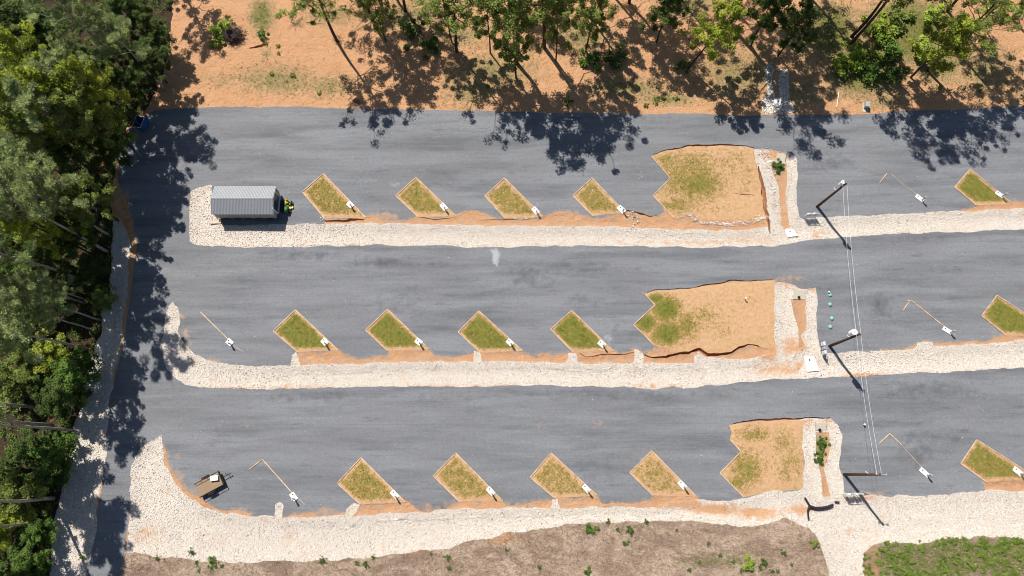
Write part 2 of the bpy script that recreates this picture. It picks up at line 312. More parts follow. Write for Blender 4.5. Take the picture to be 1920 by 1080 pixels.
reg('clay_channel', 'clay', [(1455,118),(1463,120),(1462,150),(1461,184),(1453,184),(1450,165),(1447,150)], amp=.1)
BEDS = [ # key, corners L T BR BL, lushness, label
 ('b1', [(567,360),(606.5,326),(686,408),(608,409)], .62, 'olive grass bed between grey shed and second bed of top row', 3),
 ('b2', [(742,367.5),(780,332.5),(855,405),(784,407)], .62, 'olive grass bed, second from the grey shed in top row', 3),
 ('b3', [(909,368),(946,334),(1018,406),(947,410)], .58, 'olive grass bed, third from the grey shed in top row', 3),
 ('b4', [(1074,367.5),(1110,334),(1172,398),(1111,405)], .58, 'olive grass bed of top row nearest the large grassy island', 3),
 ('b5', [(1789.5,351),(1819,317),(1897,382),(1830,385)], .85, 'bright green bed touched by a tree shadow, top row far right', 2),
 ('b6', [(512.5,621),(554,581),(634,656),(558,660)], .85, 'green grass bed, leftmost of the middle row', 3),
 ('b7', [(685.5,619),(727,580),(805,655),(726,657.5)], .85, 'green grass bed, second from left in the middle row', 3),
 ('b8', [(859,622.5),(898,583),(980,658),(900,661)], .85, 'green grass bed, third from left in the middle row', 3),
 ('b9', [(1032.5,617.5),(1072,582),(1150,658),(1074,660)], .9, 'lush green bed of middle row nearest the bare clay island', 3),
 ('b10', [(1840,592.5),(1869,554),(1985,630),(1886,629)], .88, 'green grass bed cut by right picture edge, middle row', 2),
 ('b11', [(632.5,906),(677,858),(760,941),(676,946)], .60, 'grass bed right of the long bare board, bottom row', 3),
 ('b12', [(812.5,892.5),(854.5,849),(943,939),(862,941)], .56, 'straw-flecked grass bed, second from left in bottom row', 3),
 ('b13', [(994,895),(1033,849),(1120,929),(1040,934)], .52, 'sandy thin-grass bed, third from left in bottom row', 3),
 ('b14', [(1180.5,886),(1222,845),(1306,931),(1224,929)], .46, 'mostly bare sandy bed of bottom row nearest its island', 3),
 ('b15', [(1801,869.5),(1831,824.5),(1945,897),(1850,904)], .72, 'green grass bed with pale scuffs, bottom row far right', 2),
]
for b in BEDS: reg(b[0], 'turf', b[1], straight=True)
GUL = [ # gullies cut by run-off: line, half width m, depth m
 ([(1226,290),(1250,281),(1290,274),(1340,272),(1400,274),(1416,279)], .13, .35),
 ([(1422,312),(1427,340),(1433,362),(1436,376),(1436,392),(1439,404),(1443,420),(1444,438)], .30, .8),
 ([(1205,664),(1222,671),(1250,670),(1275,662),(1292,662),(1303,656),(1313,654),(1320,660),(1326,665),(1345,665),(1370,660),(1385,651),(1400,646),(1412,648),(1424,651)], .19, .6),
 ([(1212,549),(1230,544),(1290,541),(1320,534),(1370,527),(1420,526),(1453,523)], .08, .25),
 ([(1368,796),(1420,789),(1450,786),(1500,785),(1530,783),(1556,783)], .11, .3),
 ([(1172,393),(1186,396),(1200,402),(1216,406),(1232,404)], .12, .35),
 ([(608,413),(640,414),(683,412)], .22, .35), ([(785,408),(820,411),(856,407)], .06, .2), ([(1376,362),(1400,364),(1416,368)], .05, .2),
 ([(1085,662),(1100,669),(1130,667),(1165,664),(1190,660)], .07, .2), ([(468,90),(490,86),(505,80)], .2, .3),
 ([(990,412),(930,411),(900,413)], .05, .15), ([(1080,283),(1060,290)], .02, .02),
]
for i, (ln, hw, dp) in enumerate(GUL[:-1]):
    c = [Vector((*p, 0)) for p in plan(ln, False, False, .10)]; n = len(c)
    up, dn = [], []
    for j, p in enumerate(c):
        d = (c[min(j+1, n-1)]-c[max(j-1, 0)]).normalized(); nn = Vector((-d.y, d.x, 0))
        ww = hw*(.25+.75*math.sin(math.pi*(j+.3)/(n-.4)))*(1+.9*noise.noise(p*1.7))
        up.append((p.x+nn.x*ww, p.y+nn.y*ww)); dn.append((p.x-nn.x*ww, p.y-nn.y*ww))
    REG.append(('gully', 'gully', np.array(up+dn[::-1])))

# one conforming triangulation of everything, then cut into regions
verts, edges, tri_src = [], [], []
def inpoly(P, poly):
    m = np.zeros(len(P), bool); lo, hi = poly.min(0), poly.max(0)
    idx = np.where((P[:, 0] > lo[0]) & (P[:, 0] < hi[0]) & (P[:, 1] > lo[1]) & (P[:, 1] < hi[1]))[0]
    if not len(idx): return m
    x, y = P[idx, 0], P[idx, 1]; r = np.zeros(len(idx), bool); x1, y1 = poly[:, 0], poly[:, 1]; x2, y2 = np.roll(x1, -1), np.roll(y1, -1)
    for a, b, c, d in zip(x1, y1, x2, y2):
        if b == d: continue
        k = (y < b) != (y < d); r[k] ^= x[k] < (c-a)*(y[k]-b)/(d-b)+a
    m[idx] = r; return m
for key, kl, poly in REG:
    o = len(verts); verts += [Vector(p) for p in poly]; n = len(poly); edges += [(o+i, o+(i+1) % n) for i in range(n)]
def gridpts(x0, x1, y0, y1, s):
    gx, gy = np.meshgrid(np.arange(x0, x1, s), np.arange(y0, y1, s)); P = np.column_stack([gx.ravel(), gy.ravel()])
    return P+RNG.uniform(-.22*s, .22*s, P.shape)
G = gridpts(-84, 92, -26, 84, .75); fine = gridpts(-50, 80, -14, 52, .36)
km = np.zeros(len(fine), bool)
for key, kl, poly in REG:
    if kl in ('clay', 'turf'): km |= inpoly(fine, poly)
fine = fine[km]
wide = gridpts(-700, 700, -700, 700, 28.0); wide = wide[(wide[:, 0] < -86) | (wide[:, 0] > 94) | (wide[:, 1] < -28) | (wide[:, 1] > 86)]
kb = kdtree.KDTree(len(verts))
for i, v in enumerate(verts): kb.insert((v.x, v.y, 0), i)
kb.balance()
for P, mn in ((G, .25), (fine, .14), (wide, 2)):
    for x, y in P:
        if kb.find((x, y, 0))[2] > mn: verts.append(Vector((x, y)))
o = len(verts); verts += [Vector(p) for p in ((-720, -720), (720, -720), (720, 720), (-720, 720))]
res = delaunay_2d_cdt(verts, edges, [], 0, 1e-4, False)
VX = np.array([(v.x, v.y) for v in res[0]]); TR = np.array([f for f in res[2] if len(f) == 3], dtype=np.int32)
CT = VX[TR].mean(1); cls = np.zeros(len(TR), np.int32)
for i, (key, kl, poly) in enumerate(REG): cls[inpoly(CT, poly)] = i+1
KL = ['base']+[r[1] for r in REG]
klid = {k: i for i, k in enumerate(['base', 'forest', 'field', 'green', 'asphalt', 'clay', 'turf', 'gravel', 'gully'])}
tk = np.array([klid[KL[c]] for c in cls]); vmin = np.full(len(VX), 99); vmax = np.full(len(VX), -1)
for j in range(3): np.minimum.at(vmin, TR[:, j], tk); np.maximum.at(vmax, TR[:, j], tk)
mixed = vmin != vmax
kd = kdtree.KDTree(int(mixed.sum()))
for i in np.where(mixed)[0]: kd.insert((VX[i, 0], VX[i, 1], 0), int(i))
kd.balance()
kc = kdtree.KDTree(int(((vmax == klid['clay']) | (vmin == klid['clay'])).sum()))
for i in np.where((vmax == klid['clay']) | (vmin == klid['clay']))[0]: kc.insert((VX[i, 0], VX[i, 1], 0), int(i))
kc.balance()
Z = np.zeros(len(VX)); dcl = np.full(len(VX), 9.0)
sm = lambda t: (lambda u: u*u*(3-2*u))(min(1, max(0, t)))
for i, (x, y) in enumerate(VX):
    if abs(x) > 100 or abs(y) > 95:
        Z[i] = -.15+2.2*noise.noise(Vector((x*.012, y*.012, 0)))*sm((math.hypot(x, y)-110)/120); continue
    dcl[i] = kc.find((x, y, 0))[2]
    if mixed[i]: Z[i] = 0; continue
    k = vmin[i]; d = kd.find((x, y, 0))[2]; nz = noise.fractal(Vector((x*.35, y*.35, 2)), 1, 2, 4)
    if k == klid['gravel']: Z[i] = -.22*sm(d/1.6)+.05*nz*sm(d)
    elif k == klid['clay']: Z[i] = (-.07+.07*nz)*sm(d/.5)
    elif k == klid['turf']: Z[i] = (.03+.05*nz)*sm(d/.5)
    elif k in (klid['base'], klid['forest']): Z[i] = .14*nz*sm(d/1.5)+.25*noise.noise(Vector((x*.08, y*.08, 5)))*sm(d/5)
    elif k in (klid['field'], klid['green']): Z[i] = .16*nz*sm(d)
    elif k == klid['asphalt']: Z[i] = .012*nz*sm(d)
PX = to_px(VX)
def blobs(lst):
    v = np.zeros(len(VX))
    for x, y, rx, ry, a in lst: v = np.maximum(v, a*np.exp(-(((PX[:, 0]-x)/rx)**2+((PX[:, 1]-y)/ry)**2)))
    return v
A = {}
A['dust'] = np.maximum(.62*np.exp(-(dcl/.45)**2)*(tk is not None), blobs([(720,405,35,9,.95),(1060,402,34,9,.9),(890,402,20,8,1),(340,592,14,5,1),(347,625,7,18,.9),(352,645,9,14,.8),(400,677,22,5,.9),(1215,640,22,12,.3),
  (335,855,10,7,.9),(335,900,16,26,.75),(360,925,30,14,.7),(420,795,22,6,.7),(465,798,14,5,.6),(1015,798,10,9,.75),(1120,795,20,10,.65),(975,952,50,13,.8),(850,948,40,14,.6),(800,950,25,8,.9),(610,955,22,8,.8),
  (1210,550,50,6,.5),(1480,523,50,8,.8),(1620,925,60,6,.7),(1445,932,1,1,0),(1010,370,28,5,.35),(1140,350,12,8,.5),(1540,313,9,4,.5),(505,600,12,8,.5),(455,960,30,8,.8),(440,968,40,6,.8),(1890,380,40,10,.8),(540,635,12,10,.5),(1860,600,60,20,.35),
  (940,1010,60,16,.9),(770,1033,50,8,.8),(620,420,50,6,.3),(215,320,14,30,.6),(235,370,10,30,.9),(190,310,18,30,.7),(262,215,25,10,.9),(245,440,8,50,.9),(180,490,12,30,.7),(150,600,15,8,.6),(100,780,22,12,.8),(90,970,12,40,.8),(70,860,10,20,.6),(1640,1060,14,50,.9),(1640,1030,40,6,.5),(1625,1060,9,60,1),(390,705,1,1,0)]))
A['pale'] = blobs([(930,482,7,18,1.5),(931,470,20,6,1.1),(903,548,9,7,.8),(690,340,60,12,.5),(780,318,50,4,.6),(740,345,14,7,.8),(670,378,16,9,.7),(1200,330,14,12,.6),(1010,385,12,10,.6),(1140,635,14,14,.8),(710,650,8,8,.6),(880,645,10,8,.6),(430,655,25,6,.5),(1195,355,40,30,.35),(1225,390,30,12,.5),(1200,860,14,12,.6),(1255,390,20,20,.4),(1135,300,14,4,.6),(460,955,40,8,.6),(1830,915,30,6,.6),(560,360,1,1,0),(1865,620,30,20,.5),(1090,350,10,6,.4)])
A['dark'] = blobs([(560,478,120,13,.55),(720,492,60,12,.7),(815,497,30,7,.6),(990,520,60,30,.5),(1090,500,120,14,.5),(560,745,120,14,.45),(1150,740,220,12,.5),(820,745,130,12,.35),(1560,305,60,20,.5),(1650,575,28,30,.6),(1400,640,1,1,0),(1750,730,130,22,.55),(1720,840,50,60,.45),(1740,450,120,9,.4),(1400,225,60,6,.3),(1240,222,80,7,.4),(750,570,90,40,.35),(1100,565,60,20,.4),(1160,620,40,30,.3),(1120,880,60,50,.35),(620,210,120,6,.3),(1770,505,60,10,.35),(1540,540,45,5,.5),(1780,820,60,26,.35)])
A['veg'] = blobs([(490,30,24,34,.75),(440,60,12,26,.2),(520,150,90,30,.50),(420,150,60,20,.3),(610,160,60,26,.45),(500,100,12,10,.5),(620,30,70,24,.40),(880,170,60,34,.45),(930,130,90,40,.45),(1090,70,60,40,.5),(1500,70,50,50,.5),(1560,60,50,60,.8),(1180,165,90,22,.50),(1250,185,70,14,.55),(1290,10,70,30,.5),(1620,130,70,50,.95),(1700,60,90,60,.95),(1760,120,60,40,.6),(1850,130,70,60,.45),(780,30,120,40,.45),(860,60,90,40,.4),(1380,140,90,60,.45),(1500,170,60,40,.4),(1660,190,60,20,.4),(1900,170,60,30,.3),(1460,310,12,14,1),(1541,830,12,12,.9),(1535,860,9,20,.9),(1375,300,40,20,0),
  (1750,1050,150,40,1),(1000,1040,90,20,.0),(1350,1050,120,26,.5),(1210,990,50,12,.4),(1540,1050,30,40,.3),(250,1060,30,12,.4),(1900,1050,60,50,1),(1450,1050,30,20,.3),(460,650,1,1,0)])
far = (np.abs(VX[:, 0]) > 92) | (VX[:, 1] > 84); A['veg'][far] = .85
A['lush'] = blobs([(1275,330,55,60,.50),(1300,315,60,40,.5),(1310,345,60,40,.62),(1380,290,40,16,.30),(1250,300,30,16,.5),(1270,385,50,20,.5),(1370,310,60,40,.30),(1400,330,30,50,.28),(1330,390,60,20,.25),(1250,580,28,26,.95),(1230,560,18,10,.9),(1210,605,22,22,.85),(1250,625,34,26,.85),(1290,610,30,36,.55),(1320,590,28,24,.42),(1350,610,45,45,.26),(1390,570,50,30,.16),(1420,640,40,20,.18),(1400,880,40,45,.55),(1385,905,26,16,.6),(1415,815,40,18,.52),(1480,870,40,50,.38),(1470,830,30,30,.42)])
A['lush'] *= 1.2
A['veg'] = np.minimum(A['veg']*1.35, 1.1)
A['damp'] = blobs([(1150,412,30,10,.9),(1250,662,60,8,.7),(1330,420,60,5,.5),(700,958,40,7,.8),(1180,670,60,6,.8),(1100,672,40,6,.7),(1895,905,60,10,.9),(1860,391,50,6,.6),(660,670,30,8,.3),(1495,585,12,20,.6),(1540,890,6,30,.5),(1455,640,12,12,.6),(490,88,30,10,.6),(1462,340,10,30,.5),(880,412,40,6,.5),(240,400,30,60,.8),(345,905,14,30,.8),(385,948,30,6,.9),(1425,390,10,30,.6),(1150,945,40,8,.5),(1430,420,14,14,.7)])
A['stain'] = blobs([(1280,945,50,9,1),(1350,955,60,10,1),(1420,962,50,9,.95),(1500,955,30,10,.8),(1280,453,200,4,.5),(1410,450,50,10,.5),(1540,440,30,6,.8),(1490,650,26,20,.7),(1470,690,60,18,.55),(1440,660,26,20,.7),(1530,540,30,10,.5),(1560,790,40,12,.5),(1490,795,40,10,.7),(1600,1000,30,14,.3),(275,1000,30,20,.5),(1470,400,8,40,.7),(362,372,6,20,.4),(600,460,200,3,.45),(850,722,130,4,.7),(1230,724,60,5,.7),(1620,704,60,5,.8),(500,727,160,3,.6),(500,975,60,6,.3),(1480,530,40,10,.6),(1560,555,1,1,0),(250,640,12,30,.2),(700,1030,70,8,.2),(1450,290,30,10,.8),(1625,932,50,5,.6),(1380,470,1,1,0),(1520,955,40,8,.6),(540,1000,12,30,.35),(1640,1000,60,10,.3)])
A['damp'] *= .7; A['grit'] = np.where((vmin == klid['clay']) | (vmax == klid['clay']), .52, 0.0)
for b in BEDS:
    m = inpoly(VX, np.array([(at(*p).x, at(*p).y) for p in b[1]])); A['lush'][m] = b[2]
    # the sandy foot and rim of each bed
    ys = max(p[1] for p in b[1]); A['lush'][m] *= np.clip((ys-PX[m, 1])/12, .15, 1)
    ed = np.array([kd.find((VX[i, 0], VX[i, 1], 0))[2] for i in np.where(m)[0]]); A['lush'][m] *= np.clip(ed/.55, .3, 1)
MATK = dict(base='clay', forest='forest', field='field', green='field', asphalt='asphalt', clay='clay', turf='turf', gravel='gravel', gully='clay')
for i, g in enumerate(GUL[:-1]): pass
def submesh(name, mask, mat, parent=None):
    T = TR[mask]; u, inv = np.unique(T, return_inverse=True); T = inv.reshape(T.shape)
    V = np.column_stack([VX[u], Z[u]]); a = V[T[:, 1]]-V[T[:, 0]]; b = V[T[:, 2]]-V[T[:, 0]]
    fl = (a[:, 0]*b[:, 1]-a[:, 1]*b[:, 0]) < 0; T[fl] = T[fl][:, ::-1]
    return npmesh(name, V, T, M[mat], parent, {k: v[u] for k, v in A.items()}, True)
def rmask(*keys): return np.isin(cls, [i+1 for i, r in enumerate(REG) if r[0] in keys])
# gully floors: a lowered centre line inside each narrow strip
def gullies():
    V, T = [], []
    for (ln, hw, dp), (key, kl, poly) in zip(GUL[:-1], [r for r in REG if r[0] == 'gully']):
        n = len(poly)//2; o = len(V); up, dn = poly[:n], poly[n:][::-1]
        for a, b in zip(up, dn):
            c = (a+b)/2; q = a*.8+b*.2; q2 = a*.2+b*.8
            V += [(a[0], a[1], .004), (q[0], q[1], -dp*.85), (c[0], c[1], -dp), (q2[0], q2[1], -dp*.8), (b[0], b[1], .004)]
        for j in range(n-1):
            for k in range(4): T.append((o+5*j+k, o+5*j+k+1, o+5*j+5+k+1, o+5*j+5+k))
    V = np.array(V); return npmesh('gully', V, np.array(T), M['clay'], None, {'damp': np.full(len(V), .8), 'veg': np.zeros(len(V))})
tag(gullies(), 'eroded run-off cracks in orange clay along the islands', 'gully', kind='structure')
S = [('ground', cls == 0, 'clay', 'orange clay ground with thin dry grass under the trees'), ('forest_floor', rmask('forest_floor'), 'forest', 'dark leaf litter under the forest on the left'),
 ('dry_field', rmask('dry_field'), 'field', 'dry brown field along the bottom of the picture'), ('weedy_field', rmask('weedy_field'), 'field', 'weedy ground at the bottom right corner'),
 ('asphalt', rmask('asphalt_lot'), 'asphalt', 'grey weathered asphalt lanes and parking pull-ins'), ('clay_banks', rmask('clay_strip', 'clay_verge', 'clay_channel'), 'clay', 'washed orange clay strips between asphalt and gravel'),
 ('gravel_bed', rmask('gravel_top', 'gravel_mid', 'gravel_low', 'gravel_left', 'gravel_wash'), 'gravel', 'pale gravel drainage bed')]
for n, m, mt, lb in S: tag(submesh(n, m, mt), lb, 'ground', kind='structure')
def pts_in(mask, dens, zoff=0.0, acc=None):
    T = TR[mask]; P = np.column_stack([VX, Z])[T]; ar = .5*np.abs((P[:, 1, 0]-P[:, 0, 0])*(P[:, 2, 1]-P[:, 0, 1])-(P[:, 1, 1]-P[:, 0, 1])*(P[:, 2, 0]-P[:, 0, 0]))
    inside = (np.abs(P[:, 0, 0]) < 90) & (P[:, 0, 1] > -28) & (P[:, 0, 1] < 85); ar = ar*inside
    n = int(ar.sum()*dens); t = RNG.choice(len(T), n, p=ar/ar.sum()); r1 = np.sqrt(RNG.random(n)); r2 = RNG.random(n)
    w_ = np.column_stack([1-r1, r1*(1-r2), r1*r2]); return (P[t]*w_[:, :, None]).sum(1), T[t], w_
# islands and beds: turf sheet plus boards
def board(parent, a, b, wdt=.11, h=.12, z0=0.0, mat='board'):
    A_, B_ = at(*a), at(*b); d = B_-A_; mid = (A_+B_)/2; mb = MB()
    mb.box((0, 0, 0), (d.length, wdt, h), bev=.008); o = mb.build('timber_board', M[mat], parent)
    pl = parent.location if parent else Vector(); o.location = (mid.x-pl.x, mid.y-pl.y, z0+h/2-.02-pl.z); o.rotation_euler = (0, 0, math.atan2(d.y, d.x)); return o
def bed(key, pts, lb, lines, name='grass_bed', grp=None):
    c = at(sum(p[0] for p in pts)/len(pts), sum(p[1] for p in pts)/len(pts))
    e = empty(name, c, label=lb, cat='grass bed', group=grp)
    s = submesh('turf', rmask(key), 'turf', e); s.location = -c
    for a, b in lines: board(e, a, b)
    # standing blades, thinned where the turf is bare
    P, T, w_ = pts_in(rmask(key), 26); lu = (A['lush'][T]*w_).sum(1); P = P[RNG.random(len(P)) < np.clip(lu*1.3-.15, .03, 1)]
    if len(P):
        V, F, tn = blades(P, .10, .16); bo = npmesh('grass_blades', V-np.array(c), F, M['tblade'], e, {'tone': tn}); bo['kind'] = 'stuff'
    return e
def blades(P, hmin, hmax, k=3, wd=.05):
    n = len(P)*k; B = np.repeat(P, k, 0)+np.column_stack([RNG.normal(0, .06, (n, 2)), np.zeros(n)])
    a = RNG.random(n)*6.283; h = RNG.uniform(hmin, hmax, n); ln = RNG.uniform(.3, 1.3, n)*h; a2 = a+RNG.uniform(.6, 2.5, n)
    dx = np.column_stack([np.cos(a), np.sin(a), np.zeros(n)])*wd/2; tip = np.column_stack([np.cos(a2)*ln, np.sin(a2)*ln, h])
    V = np.stack([B-dx, B+dx, B+tip], 1).reshape(-1, 3); return V, np.arange(n*3).reshape(-1, 3), np.repeat(RNG.random(n), 3)
for key, pts, lu, lb, nb in BEDS:
    L, T_, BRr, BL = pts; lines = [(L, T_), (T_, BRr)]+([(L, BL)] if nb == 3 else [(L, BL)])
    bed(key, pts, lb, lines, grp='framed grass beds between the pull-ins')
bed('island_top', [(1221,293),(1416,280),(1442,420),(1264,409)], 'large olive and tan grass island beside the top ditch', [((1221,293),(1257,335)), ((1257,335),(1224,367)), ((1224,367),(1264,409))], 'grass_island', 'large islands beside the ditches')
bed('island_mid', [(1209,551),(1453,525),(1458,652),(1226,647)], 'large mostly bare clay island, green only at its left end', [((1209,551),(1228,572)), ((1228,572),(1188,609)), ((1188,609),(1226,647))], 'grass_island', 'large islands beside the ditches')
bed('island_low', [(1366,797),(1506,786),(1507,917),(1394,932)], 'smaller sandy island with sparse tufts, beside the bottom ditch', [((1371,826),(1389,847)), ((1389,847),(1350,887)), ((1350,887),(1394,932))], 'grass_island', 'large islands beside the ditches')
# loose edging boards of stalls not yet filled with grass
for lns, lb in (([((1700,565),(1707,562.5)), ((1693,582),(1707,562.5)), ((1707,562.5),(1770,612)), ((1783,620),(1793,630))], 'L-shaped timber edging in the middle row right of the power pole'),
    ([((376,585),(430,638)), ((438,648),(456,660))], 'single timber edging board left of the leftmost bed, middle row'),
    ([((468,880),(492,861)), ((492,861),(548,924)), ((558,933),(572,946))], 'L-shaped timber edging between trailer and leftmost bed, bottom row'),
    ([((1648,832),(1668,813)), ((1668,813),(1690,834)), ((1690,834),(1728,876))], 'L-shaped timber edging right of the power pole, bottom row'),
    ([((1649,343),(1663,325))], 'short timber board lying on asphalt in the top row'),
    ([((1671,326),(1690,343)), ((1690,343),(1719,365))], 'thin buried edging board leading to the pad, top row right')):
    c = at(*lns[0][0]); e = empty('timber_edging', c, label=lb, cat='edging board', group='loose timber edging boards')
    for k, (a, b) in enumerate(lns):
        thin = 'buried' in lb or (k == 2 and lns[0][0] == (1648,832)) or (k == len(lns)-1 and k > 0 and lns[0][0] != (1648,832)); board(e, a, b, .05 if thin else .11, .06 if thin else .10)

# ---------------------------------------------------------------- loose stones
ico = bmesh.new(); bmesh.ops.create_icosphere(ico, subdivisions=1, radius=1); IV = np.array([v.co[:] for v in ico.verts]); IF = np.array([[v.index for v in f.verts] for f in ico.faces]); ico.free()
def stones(name, mask, dens, smin, smax, lb, extra=None):
    P, T, w_ = pts_in(mask, dens); st = (A['stain'][T]*w_).sum(1)
    if extra is not None: P = np.vstack([P, extra]); st = np.concatenate([st, np.zeros(len(extra))])
    n = len(P); sc = RNG.uniform(smin, smax, n)*.5*(1+.5*(RNG.random(n) < .08))
    var = 12; shp = [IV*(1+RNG.uniform(-.32, .32, (len(IV), 1))) for _ in range(var)]
    S_ = np.array(shp)[RNG.integers(0, var, n)]
    S_ = S_*(sc[:, None, None]*np.stack([RNG.uniform(.75, 1.35, n), RNG.uniform(.6, 1.0, n), RNG.uniform(.5, .85, n)], 1)[:, None, :])
    a = RNG.random(n)*6.283; b = RNG.normal(0, .5, n); ca, sa, cb, sb = np.cos(a), np.sin(a), np.cos(b), np.sin(b)
    x, y, z = S_[..., 0], S_[..., 1], S_[..., 2]
    x, z = x*cb[:, None]-z*sb[:, None], x*sb[:, None]+z*cb[:, None]
    x, y = x*ca[:, None]-y*sa[:, None], x*sa[:, None]+y*ca[:, None]
    V = np.stack([x, y, z], -1)+P[:, None, :]+np.column_stack([np.zeros((n, 2)), sc*.35])[:, None, :]
    F = IF[None]+(np.arange(n)*len(IV))[:, None, None]
    o = npmesh(name, V.reshape(-1, 3), F.reshape(-1, 3), M['stone'], None, {'tone': np.repeat(RNG.random(n), len(IV)), 'stain': np.repeat(st, len(IV))})
    return tag(o, lb, 'stones', kind='stuff')
stones('rip_rap', rmask('gravel_top'), 42, .055, .15, 'pale broken stones lining the top drainage strip')
stones('rip_rap', rmask('gravel_mid'), 42, .055, .15, 'pale broken stones lining the middle drainage strip')
stones('rip_rap', rmask('gravel_low'), 42, .055, .15, 'pale broken stones lining the wide bottom drainage strip')
stones('rip_rap', rmask('gravel_left'), 42, .055, .15, 'shaded broken stones along the forest edge on the left')
stones('rip_rap', rmask('gravel_wash'), 30, .10, .28, 'broken stones around the upper culvert under the trees')
# lines of rock beside the ditches and at the foot of the top island
ex = []
for ln, n, sp in (([(1296,402),(1300,410),(1320,419),(1360,422),(1400,418),(1437,408)], 420, .20), ([(1432,282),(1444,310),(1450,350),(1456,400)], 200, .35), ([(1184,400),(1193,412),(1188,424)], 70, .35), ([(605,405),(601,410),(606,411)], 20, .12), ([(948,409),(975,411),(1000,409)], 50, .07)):
    q = plan(ln, False, False, .1)
    for k in range(n):
        a = q[random.randrange(len(q))]; ex.append((a[0]+random.gauss(0, sp), a[1]+random.gauss(0, sp), .03))
ex = np.array(ex); d0 = rmask('gravel_wash')
stones('rock_edging', d0, .01, .08, .19, 'thin curved row of stones at the foot of the top island', ex)
P, T, w_ = pts_in(rmask('asphalt_lot'), .2); s_ = stones('pebbles', rmask('gravel_wash'),   .01, .03, .09, 'scattered white pebbles on the asphalt', P)

# ---------------------------------------------------------------- stalls: concrete pads with hookup pedestals
def hookup(px, py, rz, ln, wd, lb, first=None):
    if first is None:
        e = empty('hookup_pedestal', (0, 0, 0), cat='utility hookup', group='hookup pads of the stalls')
        MB().box((0, 0, .05), (1, 1, .12), bev=.01).build('concrete_pad', M['whitec'], e)
        mb = MB(); mb.box((0, 0, .50), (.20, .13, 1.0), bev=.015); mb.box((0, 0, 1.10), (.30, .2, .34), bev=.02); p = mb.build('pedestal_box', M['galv'], e)
        mb = MB(); mb.box((0, .008, 1.12), (.2, .004, .2)); 
        mb.build('hatch', M['grey'], p).location = (0, .1, 0)
        MB().cyl((0, 0, .13), .085, .06, seg=14).build('sewer_cap', M['dark'], e)
        mb = MB(); mb.tube([(0, 0, .1), (0, 0, .55), (.12, 0, .55)], .022, 6); mb.build('tap', M['grey'], e)
    else: e = copy_tree(first, (0, 0, 0))
    e.location = at(px, py); e.rotation_euler = (random.uniform(-.02, .02), random.uniform(-.02, .02), rz+random.uniform(-.09, .09)); e['label'] = lb
    for c in e.children:
        n = c.name.split('.')[0]
        if n == 'concrete_pad': c.scale = (ln, wd, 1)
        if n == 'pedestal_box': c.location = (ln*.30, -wd*.1, 0)
        if n == 'sewer_cap': c.location = (-ln*.28, wd*.12, 0)
        if n == 'tap': c.location = (ln*.05, wd*.2, 0)
    return e
D = R(-47); f0 = None
for px, py, rz, ln, wd, lb in ((657,384,D,1.0,.75,'hookup pad on the bed closest to the grey shed'), (832,388,D,1.15,.7,'hookup pad in second bed of the top row'), (1004,395,D,1.1,.7,'hookup pad in third bed of the top row'),
    (1165,393,D,1.2,.75,'hookup pad in the top-row bed nearest the large island'), (1724,372,R(-38),1.25,.6,'white hookup pad alone on asphalt, top row right'), (1874,365,R(-38),1.2,.6,'hookup pad in the green bed at top row far right'),
    (431,642,R(-42),.95,.75,'hookup pad alone on asphalt at left end of middle row'), (609,641,R(-42),.95,.75,'hookup pad in leftmost bed of the middle row'), (785,641,R(-42),.95,.75,'hookup pad in second bed of the middle row'), (956,642,R(-42),.95,.7,'hookup pad in third bed of the middle row'),
    (1128,645,R(-45),1.0,.7,'hookup pad in the lushest bed of the middle row'), (1776,620,R(-38),1.3,.6,'hookup pad at the end of L-shaped edging, middle row right'), (551,931,R(-48),1.1,.65,'hookup pad on asphalt nearest the flat trailer'),
    (740,927,R(-48),1.15,.65,'hookup pad in leftmost grass bed of the bottom row'), (920,921,R(-46),1.15,.65,'hookup pad in second grass bed of the bottom row'), (1099,916,R(-46),1.1,.6,'hookup pad in third sandy bed of the bottom row'),
    (1279,909,R(-46),1.15,.65,'hookup pad in the sandiest bed of the bottom row'), (1733,886,R(-46),1.3,.6,'hookup pad alone on asphalt, bottom row right'), (1908,884,R(-38),1.2,.65,'hookup pad cut by right picture edge, bottom row')):
    e = hookup(px, py, rz, ln, wd, lb, f0); f0 = f0 or e

